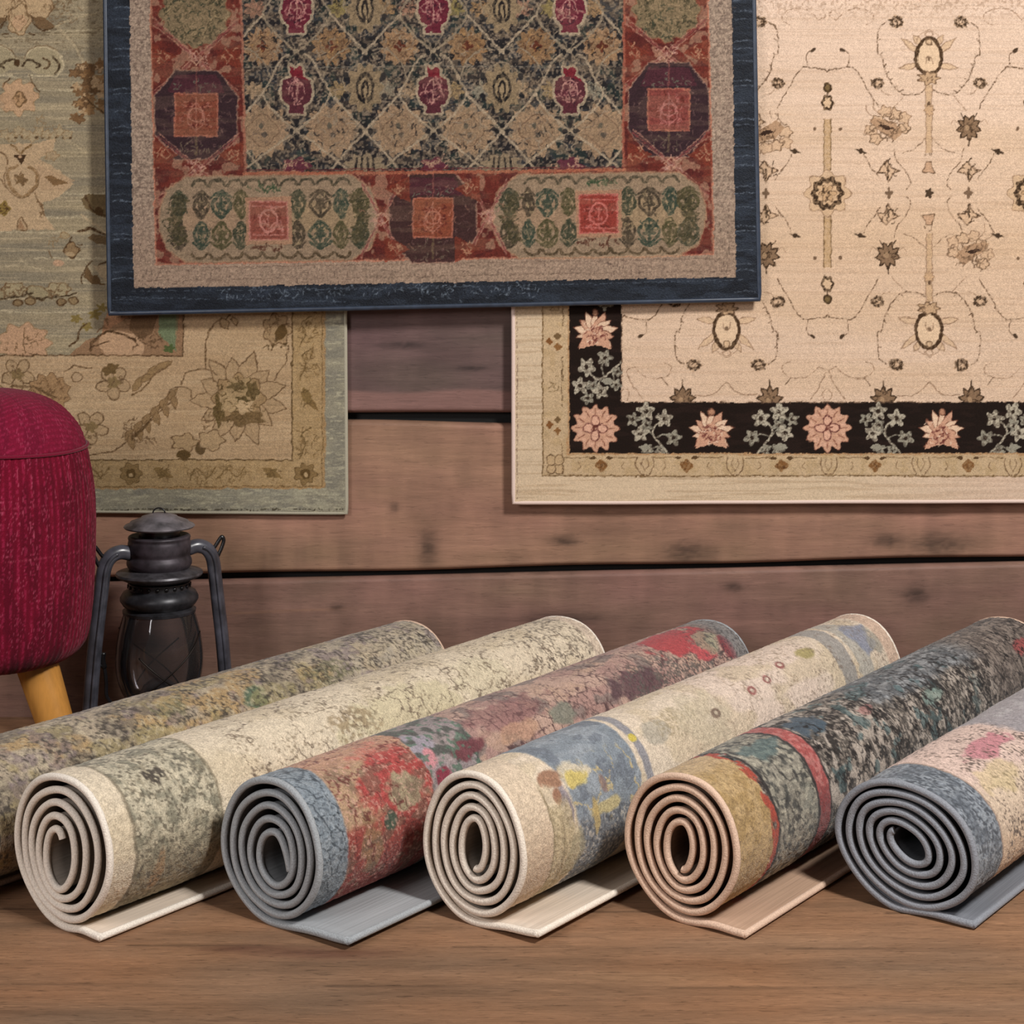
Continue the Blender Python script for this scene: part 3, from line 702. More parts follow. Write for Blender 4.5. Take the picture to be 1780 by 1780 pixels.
    # stems
    W.curve([(500, 600), (496, 628), (484, 646), (476, 660)], 2.4, OL); W.curve([(400, 548), (372, 562), (358, 590), (356, 640)], 3, OL); W.curve([(314, 668), (322, 650), (340, 642), (360, 641), (376, 650)], 2.6, OL); W.curve([(290, 690), (296, 676), (316, 672), (330, 676), (332, 690)], 2.2, OL); W.leaf(384, 552, 24, 7, 1.0, F1, OL, 2); W.leaf(404, 550, 16, 5, 1.2, F1, OL, 2)
    # rose bud top right
    W.lob(480, 572, 24, 28, F1, 1, 7, .14, edge=OL, ew=2.2); W.lob(488, 576, 9, 14, (92, 66, 30), .95, rot=.4); W.scr(480, 572, 18, 22, 14, 1.8, OL, 9); W.scr(480, 598, 20, 6, 10, 2.2, (80, 58, 28), 7)
    # small blossoms and leaf sprays
    for x, y, r in ((196, 664, 22), (157, 742, 22), (30, 650, 22), (-20, 700, 26)):
        for k in range(5):
            a = k * 1.257 + .3; W.lob(x + r * .8 * math.cos(a), y + r * .8 * math.sin(a), r * .62, r * .5, (178, 146, 106), 1, rot=a, edge=OL, ew=2)
        W.lob(x, y, r * .5, r * .4, F2, .9, 5, .2); W.scr(x, y, r * .8, r * .8, 9, 1.8, OL, 7)
    W.lob(190, 642, 14, 9, (104, 78, 40), .9, 5, .2, rot=-.5)
    W.curve([(140, 762), (134, 752), (130, 744)], 4, (92, 62, 40)); W.curve([(132, 750), (144, 772), (156, 776)], 3.4, (92, 62, 40))
    W.curve([(110, 644), (130, 636), (160, 640)], 2.4, OL); W.lob(133, 654, 10, 9, (182, 150, 112), 1, edge=OL, ew=1.8)
    for (x, y, a) in ((230, 680, -1.0), (244, 664, -.7), (252, 650, -.5), (268, 640, -.4)): W.leaf(x, y, 34, 6, a, (150, 118, 76), (116, 86, 54), 1.4)
    W.curve([(228, 686), (250, 672), (268, 650), (296, 632)], 2.6, (112, 82, 48))
    W.curve([(150, 790), (196, 782), (222, 762), (246, 742), (270, 718), (306, 690)], 2.6, OL)
    for k in range(12):
        x = 216 + k * 7.5; y = 764 - k * 7; W.leaf(x, y, 24, 6, -.9 + (2.2 if k % 2 else 0), (146, 114, 74), (112, 82, 48), 1.4)
    W.curve([(228, 762), (248, 744), (262, 728)], 5, (88, 62, 32)); W.scr(222, 742, 16, 16, 14, 1.8, OL, 9); W.scr(250, 766, 18, 8, 12, 2.2, OL, 7)
    W.lob(84, 682, 36, 34, (166, 128, 86), 1, 11, .12, edge=OL, ew=1.8, sharp=True); W.scr(84, 682, 30, 28, 44, 1.9, (120, 88, 54), 8); W.line([(20, 670), (60, 672), (96, 690)], 4, (106, 78, 46))
    W.lob(320, 768, 24, 15, (172, 140, 98), 1, 5, .2, edge=OL, ew=2.2); W.lob(318, 790, 12, 8, (90, 66, 30), .95); W.lob(348, 778, 9, 12, (92, 68, 36), .9); W.lob(366, 764, 22, 18, (178, 146, 104), 1, 5, .15, edge=OL, ew=2); W.scr(362, 736, 24, 16, 10, 1.8, OL, 9)
    # ---- guard border
    g = band(507, 799); W.all(g, (176, 144, 98)); W.all(g * .5 * sstep(.5, .66, fbm(X / 7, Y / 7, 61, 3)), (160, 128, 82))
    W.line([(507, -80), (507, 798), (-200, 799)], 2.4, (92, 68, 36), .95, .15)
    for x, k in ((530, 0), (470, 1), (400, 2), (350, 2), (281, 1), (226, 0), (165, 2), (100, 1), (40, 0)):
        if k == 0:
            W.lob(x, 822, 19, 18, (140, 110, 66), 1, 7, .15, edge=(106, 80, 44), ew=1.8); W.lob(x, 822, 9, 9, (100, 74, 36)); W.lob(x + 1, 824, 4, 4, (190, 158, 112))
        elif k == 1: W.leaf(x - 16, 812, 40, 7, .45, (138, 108, 62)); W.leaf(x - 6, 830, 24, 5, -.8, (128, 100, 56)); W.scr(x, 820, 16, 12, 8, 1.8, (104, 78, 42), 8)
        else: W.scr(x, 822, 24, 17, 26, 1.7, (126, 98, 58), 10); W.curve([(x - 22, 832), (x - 8, 814), (x + 10, 828), (x + 24, 812)], 2.2, (118, 90, 50))
    for y, k in ((770, 2), (690, 1), (632, 2), (575, 2), (520, 1), (460, 2)):
        if k == 1: W.leaf(526, y - 18, 38, 8, 1.2, (132, 104, 58)); W.leaf(536, y + 4, 24, 6, .9, (130, 100, 56)); W.scr(533, y, 12, 18, 8, 1.8, (108, 82, 44), 8)
        else: W.scr(534, y, 17, 24, 24, 1.8, (120, 92, 52), 10); W.curve([(520, y + 26), (530, y), (524, y - 14), (540, y - 28)], 2.2, (112, 86, 48))
    # ---- grey-green outer band
    o = band(563, 848); W.all(o, (148, 141, 119)); W.all(o * .7 * sstep(.4, .66, fbm(X / 40, Y / 14, 65, 4)), (129, 124, 109)); W.all(o * .6 * sstep(.6, .7, fbm(X / 14, Y / 2.6, 66, 3)), (186, 178, 146)); W.all((W.y > 848).astype(f32) * .5 * sstep(300, 560, X) * sstep(.4, .6, fbm(X / 20, Y / 4, 68, 2)), (172, 166, 138))
    W.line([(564, -80), (563, 846), (-200, 850)], 3.6, (170, 130, 82), .8, .2); W.line([(560, -80), (559, 844), (-200, 847)], 2.0, (110, 82, 44), .8, .4)
    W.line([(-200, 886), (610, 884)], 2.4, (70, 62, 46), .9, .6)
    W.c *= (1 + .16 * (vnoise(X / 2, Y / 2, 92) - .5) + .08 * (vnoise(X / 60, Y / 1.8, 93) - .5))[..., None]
    W.c = desat(W.c, .86)
    return W

# ---- navy-bordered rug in the middle
def paint_navy():
    W = Weave(174, -72, 1330, 556, 1.45, 1.7, 5, 37)
    X, Y = W.gx, W.gy
    NV, BG, RD, OR, CRM, DG = (31, 37, 47), (156, 132, 112), (122, 44, 34), (190, 82, 56), (196, 164, 130), (58, 62, 48)
    W.c[:] = NV
    W.all(.7 * sstep(.42, .62, fbm(X / 60, Y / 18, 3, 3)), (43, 52, 66)); W.all(.6 * sstep(.5, .64, fbm(X / 40, Y / 9, 33, 3)), (20, 24, 32))
    for k in range(26):
        y = -60 + k * 23 + 8 * math.sin(k * 2.3); a = .75 if k % 3 else .95
        W.line([(196, y), (212, y - 2), (230, y)], 2.2, (92, 106, 122), a * .8, .4); W.line([(1276, y - 14), (1296, y - 16), (1312, y - 14)], 2.2, (96, 108, 124), a * .8, .4)
    # knotted flecks along the foot of the navy band
    for k in range(330):
        u = W.rg.random(); x = 380 + 560 * u; y = 512 - .02 * (x - 380) + W.rg.normal() * 7; a = W.rg.random() * 6
        W.line([(x, y), (x + 5 * math.cos(a), y + 5 * math.sin(a))], 1.7, (112, 126, 140) if k % 2 else (20, 24, 32), .7)
    W.line([(230, 506), (700, 500), (1300, 486)], 2, (80, 92, 106), .6, .6); W.line([(200, 516), (600, 524)], 2, (84, 98, 114), .6, .5)
    # beige surround
    Q = [(224, -80), (1270, -80), (1279, 481), (231, 500)]
    W.poly(Q, BG); ins = quadmask(W, Q).astype(f32)
    W.all(ins * .7 * sstep(.48, .62, vnoise(X / 3.2, Y / 3.2, 12)), (120, 98, 84)); W.all(ins * .6 * sstep(.56, .7, vnoise(X / 2.4, Y / 2.4, 13)), (178, 152, 128)); W.all(ins * .55 * sstep(300, 470, Y), (158, 128, 104))
    for k in range(300):
        s = k % 3
        if s == 0: x, y = 226 + 36 * W.rg.random() + 6, -60 + 540 * W.rg.random()
        elif s == 1: x, y = 1234 + 38 * W.rg.random(), -60 + 530 * W.rg.random()
        else: x = 240 + 1030 * W.rg.random(); y = 464 + 30 * W.rg.random() - .018 * (x - 240)
        L = 7 * W.rg.random() + 3
        W.line([(x, y), (x + L, y)] if k % 2 else [(x, y), (x, y + L)], 1.5, (96, 76, 64), .7)
    W.line([(236, 488), (700, 480), (1270, 470)], 1.6, (104, 82, 66), .7, .5); W.line([(268, 466), (700, 458), (1240, 449)], 1.6, (110, 86, 70), .7, .5)
    # red main border
    Q = [(260, -80), (1228, -80), (1240, 441), (270, 459)]
    W.poly(Q, RD); rin = quadmask(W, Q).astype(f32)
    W.all(rin * .7 * sstep(.5, .64, fbm(X / 22, Y / 22, 14, 3)), (134, 58, 42)); W.all(rin * .6 * sstep(.52, .66, fbm(X / 16, Y / 16, 15, 3)), (86, 30, 30)); W.all(rin * .85 * sstep(.56, .62, fbm(X / 17, Y / 17, 16, 3)), (168, 116, 90))
    W.line([Q[0], Q[3], Q[2], Q[1]], 3.4, (186, 112, 84), .95, .2)
    TA = (162, 134, 104)
    def triblock(x, y, s):
        W.poly([(x - 22 * s, y), (x + 22 * s, y - 24), (x + 22 * s, y + 24)], (138, 52, 34), .8); W.scr(x + 6 * s, y, 12, 12, 7, 2, (196, 136, 100), 9)
        p = [(x, y - 8), (x + 8, y), (x, y + 8), (x - 8, y)]; W.line(p, 2, (190, 134, 100), .8)
    def medallion(x, y, rx, ry, sq, sqc, dark=(62, 38, 44)):
        oct_ = [(x - rx * .5, y - ry), (x + rx * .5, y - ry), (x + rx, y - ry * .42), (x + rx, y + ry * .42), (x + rx * .5, y + ry), (x - rx * .5, y + ry), (x - rx, y + ry * .42), (x - rx, y - ry * .42)]
        W.poly(oct_, dark); W.line(oct_ + [oct_[0]], 2.6, (176, 132, 108), .8, .3)
        W.poly([(x - rx * .5, y - ry * .9), (x + rx * .5, y - ry * .9), (x + rx * .7, y - ry * .5), (x - rx * .7, y - ry * .5)], (96, 40, 52), .7)
        W.scr(x, y, rx * .9, ry * .85, 60, 1.5, (128, 92, 86), 9, .7); W.scr(x, y - ry * .6, rx * .6, ry * .15, 14, 1.8, (112, 112, 92), 7); W.scr(x, y + ry * .7, rx * .6, ry * .2, 16, 1.6, (124, 104, 84), 8)
        W.line([(x, y - ry), (x, y - sq)], 2.2, (150, 80, 72)); W.line([(x, y + sq), (x, y + ry * .9)], 4, (130, 108, 72), .7)
        p = [(x - sq, y - sq), (x + sq, y - sq), (x + sq, y + sq), (x - sq, y + sq)]
        W.poly(p, sqc); W.scr(x, y, sq * .8, sq * .8, 22, 2.6, (112, 40, 32), 10, .9)
        lt = tuple(min(255, v + 46) for v in sqc)
        W.line([(x, y - sq * .8), (x, y + sq * .85)], 2, lt); W.line([(x - sq * .4, y - sq * .1), (x, y - sq * .6), (x + sq * .4, y - sq * .1), (x + sq * .4, y + sq * .4), (x, y + sq * .75), (x - sq * .4, y + sq * .4), (x - sq * .4, y - sq * .1)], 2.2, lt)
        W.lob(x, y, sq * .38, sq * .34, lt, 1, ring=2.2); W.scr(x, y, sq * .85, sq * .85, 22, 1.7, lt, 9)
        W.line(p + [p[0]], 3, (196, 110, 84), .9, .2)
    def tanround(x, y, r):
        W.lob(x, y, r, r * .95, (136, 114, 80), 1, 12, .07, edge=(150, 84, 56), ew=2); W.scr(x, y, r * .9, r * .85, 150, 2.4, (70, 64, 42), 8); W.scr(x, y, r * .95, r * .9, 60, 1.7, (176, 148, 104), 8); W.lob(x, y, r * .5, r * .45, (152, 126, 90), .7, 6, .1); W.scr(x, y, r * .6, r * .5, 50, 1.8, (92, 82, 54), 7)
        W.scr(x, y, r * .9, r * .9, 30, 2.2, (58, 64, 46), 9)
    def cross(x, y, w, h):
        for s in (-1, 1):
            for q in (-6, 0, 6): W.line([(x - w, y - s * h + q), (x, y + q * .4), (x + w, y + s * h + q)], 2.2 if q else 3, (190, 126, 104) if q else (150, 70, 66), .85, .3)
        W.scr(x, y, 20, 16, 16, 1.8, (206, 150, 130), 9); p = [(x, y - 12), (x + 12, y), (x, y + 12), (x - 12, y)]; W.line(p + [p[0]], 2.4, (206, 150, 120))
    # left and right borders
    tanround(338, 24, 60); cross(340, 100, 72, 62); medallion(340, 199, 72, 78, 37, (146, 70, 48)); cross(344, 292, 70, 56)
    for s in (-1, 1): triblock(340 + s * 55, 98, s); triblock(344 + s * 56, 268, s)
    tanround(1158, 16, 58); cross(1157, 92, 70, 58); medallion(1162, 190, 70, 82, 36, (150, 66, 58)); cross(1166, 284, 66, 54)
    for s in (-1, 1): triblock(1157 + s * 52, 90, s); triblock(1164 + s * 52, 268, s)
    # foot border: two tan cartouches and a dark medallion
    def cartouche(x0, x1, y0, y1, sl, sx, sy, sq, sqc, cols):
        r = 46; p = [(x0 + r, y0), (x1 - r, y0 + sl), (x1 - 12, y0 + 26 + sl), (x1, y0 + 60 + sl), (x1, y1 - 56 + sl), (x1 - 12, y1 - 22 + sl), (x1 - r, y1 + sl), (x0 + r, y1), (x0 + 12, y1 - 24), (x0, y1 - 58), (x0, y0 + 58), (x0 + 12, y0 + 24)]
        W.poly(p, TA); W.line(p + [p[0]], 3, (176, 128, 94), .9, .2)
        W.poly([(a * .94 + (x0 + x1) / 2 * .06, b * .9 + (y0 + y1) / 2 * .1) for a, b in p], (168, 138, 108), .5)
        W.lob(x0 + 110, (y0 + y1) / 2, 90, 26, (182, 140, 104), .5); W.lob(x1 - 110, (y0 + y1) / 2 + sl, 90, 26, (178, 146, 100), .5)
        GC = [(66, 70, 50), (74, 62, 46), (60, 74, 58), (84, 78, 46)]
        for i, (cx, w) in enumerate(cols):
            for q, cy in ((0, y0 + 52), (1, y0 + 102)):
                cy += sl * (cx - x0) / (x1 - x0); c = GC[(i + q) % 4]
                W.lob(cx, cy, w, 22, c, 1, ring=5.5, n=4, k=.08, tx=.2); W.lob(cx, cy, w * .5, 12, c, .95, 5, .25, i, tx=.2); W.line([(cx, cy - 20), (cx, cy + 22)], 3, c)
                W.curve([(cx - w, cy - 14 + 28 * q), (cx, cy - 26 + 52 * q), (cx + w, cy - 14 + 28 * q)], 4, c); W.scr(cx, cy, w, 20, 6, 2.2, (168, 142, 102), 8); W.scr(cx, cy, w * 1.1, 22, 5, 2.2, c, 9)
        for k in range(9):
            cx = x0 + 70 + k * (x1 - x0 - 130) / 8; yy = sl * (cx - x0) / (x1 - x0)
            W.curve([(cx - 14, y0 + 17 + yy), (cx - 8, y0 + 9 + yy), (cx + 6, y0 + 8 + yy), (cx + 13, y0 + 17 + yy)], 5, (76, 68, 50), .95)
            W.curve([(cx - 14, y1 - 14 + yy), (cx - 7, y1 - 7 + yy), (cx + 7, y1 - 7 + yy), (cx + 13, y1 - 15 + yy)], 5, (86, 68, 44), .95)
        for s, cx in ((-1, x0 + 26), (1, x1 - 26)):
            for q in range(5):
                yy = y0 + 42 + q * 17 + (sl if s > 0 else 0); W.lob(cx + 8 * abs(q - 2) * -s * .6, yy, 14, 9, (80, 72, 44), .9, 5, .25, q, tx=.3); W.scr(cx, yy, 16, 9, 6, 2, (60, 58, 40), 8)
        p = [(sx - sq - 7, sy - sq - 8), (sx + sq + 7, sy - sq - 9), (sx + sq + 8, sy + sq + 8), (sx - sq - 6, sy + sq + 9)]
        W.poly(p, (186, 134, 100)); p = [(sx - sq, sy - sq), (sx + sq, sy - sq), (sx + sq, sy + sq), (sx - sq, sy + sq)]
        W.poly(p, sqc); lt = tuple(min(255, v + 52) for v in sqc); W.scr(sx, sy, sq * .8, sq * .8, 16, 2.4, (120, 44, 34), 9)
        W.lob(sx, sy, sq * .5, sq * .62, lt, 1, ring=3); W.line([(sx, sy - sq * .3), (sx, sy + sq * .3)], 3, lt)
        for q in (-.75, .75): W.line([(sx - sq * .85, sy + q * sq), (sx + sq * .85, sy + q * sq)], 2.4, lt)
        W.scr(sx, sy, sq * .85, sq * .85, 26, 2.2, lt, 10); W.line(p + [p[0]], 3, lt, .85, .2)
        W.scr(sx, sy - sq - 22, sq, 6, 16, 3, (62, 84, 54), 8); W.scr(sx, sy + sq + 16, sq, 5, 16, 2.6, (96, 52, 36), 8)
    cartouche(276, 656, 306, 456, -4, 466, 383, 33, (158, 78, 62), [(310, 13), (349, 14), (384, 17), (418, 13), (517, 13), (556, 19), (592, 13), (626, 14)])
    cartouche(856, 1226, 302, 449, -4, 1040, 371, 33, (166, 58, 46), [(884, 16), (918, 11), (951, 18), (988, 13), (1091, 14), (1128, 19), (1164, 13), (1196, 18)])
    medallion(752, 378, 76, 78, 34, (152, 72, 46), (74, 44, 42))
    cross(662, 380, 34, 62); cross(848, 376, 32, 60)
    for x in (690, 812): triblock(x, 328, 1); triblock(x, 432, -1)
    W.scr(752, 378, 140, 74, 30, 1.6, (186, 124, 96), 12, .6)
    # ---- trellis field
    Q = [(416, -80), (1085, -80), (1083, 293), (426, 298)]
    W.poly(Q, (40, 36, 38)); fin = quadmask(W, Q).astype(f32)
    W.all(fin * .8 * sstep(.5, .66, fbm(X / 26, Y / 14, 17, 3)), (58, 60, 64)); W.all(fin * .6 * sstep(.56, .66, fbm(X / 18, Y / 18, 19, 3)), (40, 58, 52))
    W.all(fin * .75 * sstep(.6, .66, vnoise(X / 5.5, Y / 5.5, 18)), (112, 94, 76)); W.all(fin * .6 * sstep(.6, .68, vnoise(X / 3.6, Y / 3.6, 28)), (160, 138, 112))
    save = W.c.copy(); L1, L2 = (160, 140, 112), (186, 162, 130)
    cols_ = (456, 575, 694, 812, 931, 1046); red = (515, 753, 990); tan = (634, 872)
    for x in cols_:
        for k, (y, r) in enumerate(((80, 31), (226, 44), (-54, 40))):
            c = (174, 138, 102) if y > 200 else ((158, 116, 74) if int(x) in (575, 812, 931) else (172, 130, 90))
            W.lob(x, y, r * 1.02, r * .98, c, 1, 12, .16, .3, tx=.12, sharp=True); W.lob(x, y, r * .62, r * .6, tuple(v * .93 for v in c), .8, 4, .1, edge=(122, 90, 66), ew=1.7)
            if y > 200: W.scr(x, y, 20, 20, 14, 1.5, (124, 100, 82), 7); W.lob(x - 3, y - 8, 4, 5, (92, 86, 72), .9); W.lob(x + 3, y + 8, 5, 5, (92, 80, 68), .9)
            else: W.scr(x, y, r * .9, r * .9, 26, 1.9, (96, 62, 40), 8); W.lob(x, y, 8, 8, (104, 48, 30), 1, 4, .3); W.scr(x, y, r * .8, r * .8, 8, 2, (184, 134, 76), 8)
    # small leaf flowers half way
    for i, x in enumerate((442, 588, 668, 712, 788, 836, 905, 958, 1032)):
        W.lob(x, 156, 17, 14, [(180, 146, 108), (168, 136, 88), (150, 140, 116)][i % 3], .95, 7, .22, i, tx=.2); W.scr(x, 156, 14, 12, 6, 1.6, (92, 72, 54), 7)
        W.lob(x, 14, 17, 14, [(176, 122, 94), (150, 130, 70), (168, 126, 80)][i % 3], .95, 7, .22, i, tx=.2); W.scr(x, 14, 14, 12, 6, 1.6, (92, 72, 54), 7)
    W.scr(753, 110, 330, 190, 620, 2.2, (160, 138, 112), 13, .85); W.scr(753, 110, 330, 190, 420, 2.4, (30, 28, 30), 10, .85)
    # lattice lines
    for x in red:
        for s in (-1, 1):
            for y0 in (88, -50):
                W.curve([(x + 3 * s, y0), (x + 26 * s, y0 + 14), (x + 44 * s, y0 + 48), (x + 58 * s, y0 + 74), (x + 40 * s, y0 + 104), (x + 14 * s, y0 + 128), (x, y0 + 140)], 3.6, L1 if y0 < 0 else L2, .95, .15)
                W.line([(x + 58 * s, y0 + 74), (x + 92 * s, y0 + 110), (x + 122 * s, y0 + 142)], 4, L2, .95, .15); W.curve([(x + 46 * s, y0 + 46), (x + 58 * s, y0 + 18), (x + 86 * s, y0 - 4), (x + 116 * s, y0 + 2)], 3, L1, .9, .2)
            W.line([(x, 226), (x + 34 * s, 250), (x + 66 * s, 276), (x + 90 * s, 294)], 4, L2, .95, .15); W.line([(x + 120 * s, 228), (x + 92 * s, 256), (x + 62 * s, 292)], 4, L2, .95, .15)
            for y0 in (226, 88): W.line([(x + 10 * s, y0 - 18), (x - 12 * s, y0 + 16)], 3.2, L1, .9); W.curve([(x + 14 * s, y0 + 20), (x + 4 * s, y0 + 28), (x + 8 * s, y0 + 38)], 2.6, L1)
    for x in (515, 634, 753, 872, 990):
        for y0 in (226, 88):
            for s in (-1, 1): W.curve([(x - 18, y0 + 12 * s), (x, y0 - 2 * s), (x + 18, y0 + 12 * s)], 3, L1, .95)
            for dx, dy in ((0, -9), (-9, 2), (9, 2), (0, 12)): W.lob(x + dx, y0 + dy, 4, 5, (34, 32, 34), .95)
    W.line([(426, 116), (620, 116), (760, 114), (1000, 116)], 2.2, (150, 140, 122), .7, .4)
    # red lantern-shaped palmettes
    for x in red:
        for y, hue in ((158, (98, 40, 50)), (18, (116, 32, 50))):
            p = [(x - 12, y - 44), (x - 4, y - 38), (x + 6, y - 44), (x + 12, y - 36), (x + 10, y - 26), (x + 24, y - 18), (x + 27, y + 2), (x + 22, y + 18), (x + 12, y + 26), (x + 14, y + 38), (x - 14, y + 38), (x - 12, y + 26), (x - 22, y + 18), (x - 27, y + 2), (x - 24, y - 18), (x - 10, y - 26)]
            W.line(p + [p[0]], 9, L2, .95, .1); W.poly(p, hue); W.poly(p[:6] + [(x - 10, y - 26)], (138, 28, 42), .9)
            W.scr(x, y, 18, 22, 24, 2.4, (196, 130, 120), 10, .9); W.line([(x, y - 22), (x, y + 20)], 2.4, (206, 146, 130)); W.scr(x, y + 4, 18, 22, 8, 2.6, (70, 24, 40), 9)
            W.curve([(x - 14, y + 4), (x - 10, y - 12), (x, y - 20), (x + 10, y - 12), (x + 14, y + 4)], 2.2, (206, 142, 130))
        W.lob(x, 288, 22, 14, (110, 44, 60), .95, 5, .2); W.scr(x, 284, 26, 12, 18, 2.2, (196, 150, 118), 9)
    # tan ovals with dark double rings
    for x in tan:
        for y in (152, 14):
            W.lob(x, y, 30, 40, (156, 130, 94), 1, 10, .14, tx=.1); W.lob(x, y, 16, 27, (164, 138, 100), 1, edge=(30, 26, 26), ew=4.5); W.lob(x, y + 4, 6.5, 18, (34, 28, 28), 1, ring=3.4)
            W.scr(x, y, 26, 38, 18, 1.6, (96, 78, 58), 7); W.line([(x, y - 6), (x + 2, y + 26)], 3.6, (164, 138, 100))
            for s in (-1, 1):
                W.curve([(x, y - 46), (x + 20 * s, y - 36), (x + 38 * s, y - 14), (x + 30 * s, y + 10)], 3, L1, .9); W.lob(x + 33 * s, y - 20, 5, 7, (34, 34, 38)); W.lob(x + 34 * s, y + 14, 5, 5, (34, 34, 38))
        W.lob(x, 290, 34, 22, (150, 128, 98), 1, 9, .15)
        for q in (-14, -5, 5, 14): W.line([(x + q, 274), (x + q * 1.25, 300)], 4, (34, 30, 30))
    W.c[:] = save + (W.c - save) * fin[..., None]
    W.line([(1085, -80), (1083, 294)], 4.5, (178, 92, 68), .95, .15); W.line([(416, -80), (426, 299)], 4.5, (182, 110, 84), .95, .15); W.line([(424, 300), (700, 300), (1086, 294)], 5.5, (190, 104, 72), .95, .15); W.line([(426, 295), (1083, 290)], 2, (110, 36, 40), .9)
    # right band of the foot, worn patches
    W.all(rin * .18 * sstep(.5, .62, fbm(X / 60, Y / 10, 88, 3)), (170, 140, 104))
    W.c *= (1 + .26 * (vnoise(X / 2.1, Y / 2.1, 94) - .5) + .08 * (vnoise(X / 60, Y / 2, 95) - .5))[..., None]
    W.c *= (1 - .12 * rin)[..., None]
    W.c = desat(W.c, .82)
    return W

M_NB = pile_mat('navy_border', 300, .8, 1.25, .5, .55, base=None, sheen=0)
M_NBIND = plain_mat('navy_binding', (48, 58, 74), .38, noise=.12, spec=.6)
M_CBIND = pile_mat('cream_binding', 500, .94, 1.05, .2, .7, base=(232, 208, 196), sheen=.1)
M_GBIND = pile_mat('grey_binding', 500, .9, 1.06, .2, .8, base=(178, 172, 152), sheen=.1)
M_BACK = plain_mat('jute_backing', (120, 96, 72), .9, noise=.15, scale=200)
M_BAND = pile_mat('plain_band', 420, .88, 1.1, .3)

W = paint_beige()
r = rug_root('hanging_rug', 248, 894, .016, 'beige floral rug with grey-green field and edge, behind the red pouf')
hang(r, W, [(-104, -66), (596, -66), (602, 892), (-104, 888)], .016, M_BAND, M_GBIND, 3.6, M_BACK, lambda x, y: (x > 565 + .006 * y - 4) | (y > 850 + 0 * x), .0015)
W = paint_cream()
r = rug_root('hanging_rug', 1340, 876, .034, 'cream rug with a black flowered border, right of the bare planks')
hang(r, W, [(892, -66), (1826, -66), (1826, 871), (893, 874)], .034, M_BAND, M_CBIND, 4.2, M_BACK, lambda x, y: (x < 943) | (y > 826), .0015)
W = paint_navy()
r = rug_root('hanging_rug', 755, 540, .066, 'red and black trellis rug with a navy border, hung over two paler rugs')
hang(r, W, [(182, -66), (1309, -66), (1320, 520), (190, 545)], .066, M_NB, M_NBIND, 4.6, M_BACK,
     lambda x, y: (x < 224 + .0125 * (y + 80)) | (x > 1270 + .016 * (y + 80)) | (y > 500 - .0181 * (x - 231)), .002)
del W

# ------------------------------------------------------------------ rolled rugs
TH = math.radians(37)
AX = np.array([math.sin(TH), math.cos(TH), 0.]); UX = np.array([math.cos(TH), -math.sin(TH), 0.]); ZX = np.array([0, 0, 1.])

def mixc(c, col, m): c += (np.array(col, f32) - c) * np.clip(m, 0, 1)[..., None]
def rblob(t, y, t0, p0, rt, rp, n, k=.5):
    """Ragged patch at t0 mm along, p0 degrees round; radii rt mm, rp degrees."""
    d = np.hypot((t - t0) / rt, (y - p0 * 2.2) / (rp * 2.2))
    return sstep(1.15, .8, d + k * (n - .5) * 2)
def rband(t, a, b, n, wob=8, soft=3):
    tt = t + wob * 2 * (n - .5)
    return sstep(a - soft, a + soft, tt) * sstep(b + soft, b - soft, tt)

def field(t, y, seed):
    n = fbm(t / 26, y / 26, seed, 4); g = vnoise(t / 4.2, y / 4.2, seed + 3); g2 = vnoise(t / 7.5, y / 7.5, seed + 4)
    v1 = np.abs(fbm(t / 70, y / 60, seed + 5, 5) - .5); v2 = np.abs(fbm(t / 34, y / 44, seed + 6, 4) - .5)
    wx = 12 * (n - .5); _, e = voro((t + wx * 2) / 26, (y + wx * 2) / 30, seed + 7)
    return n, g, g2, v1, v2, e

def pat_gold(t, y):
    n, g, g2, v1, v2, e = field(t, y, 100); c = np.ones(t.shape + (3,), f32) * np.array([174, 156, 130], f32)
    mixc(c, (176, 140, 88), .8 * sstep(.45, .6, fbm(t / 90, y / 60, 101, 3))); mixc(c, (120, 108, 92), .8 * sstep(.52, .66, fbm(t / 70, y / 40, 103, 3)))
    mixc(c, (160, 142, 92), .6 * sstep(.56, .66, fbm(t / 60, y / 45, 107, 3))); mixc(c, (186, 174, 154), .8 * sstep(900, 1250, t))
    mixc(c, (128, 110, 118), .5 * sstep(.6, .68, fbm(t / 40, y / 40, 109, 3)))
    for a, b in ((620, 205), (1000, 222), (1040, 215)): mixc(c, (100, 98, 70), .65 * rblob(t, y, a, b, 50, 12, n, .9) * sstep(.3, .55, g2))
    mixc(c, (70, 100, 78), .8 * rblob(t, y, 805, 222, 30, 14, n)); mixc(c, (158, 144, 92), .6 * rblob(t, y, 850, 224, 60, 12, n)); mixc(c, (166, 148, 98), .6 * rblob(t, y, 540, 232, 70, 14, n))
    mixc(c, (64, 58, 52), .75 * sstep(.62, .74, g * .6 + fbm(t / 40, y / 30, 111, 3) * .5)); mixc(c, (196, 180, 146), .5 * sstep(.6, .75, g2)); mixc(c, (60, 52, 44), .6 * sstep(.02, .006, v2))
    mixc(c, (70, 62, 54), .6 * sstep(.06, .02, e) * sstep(1000, 1300, t))
    return c

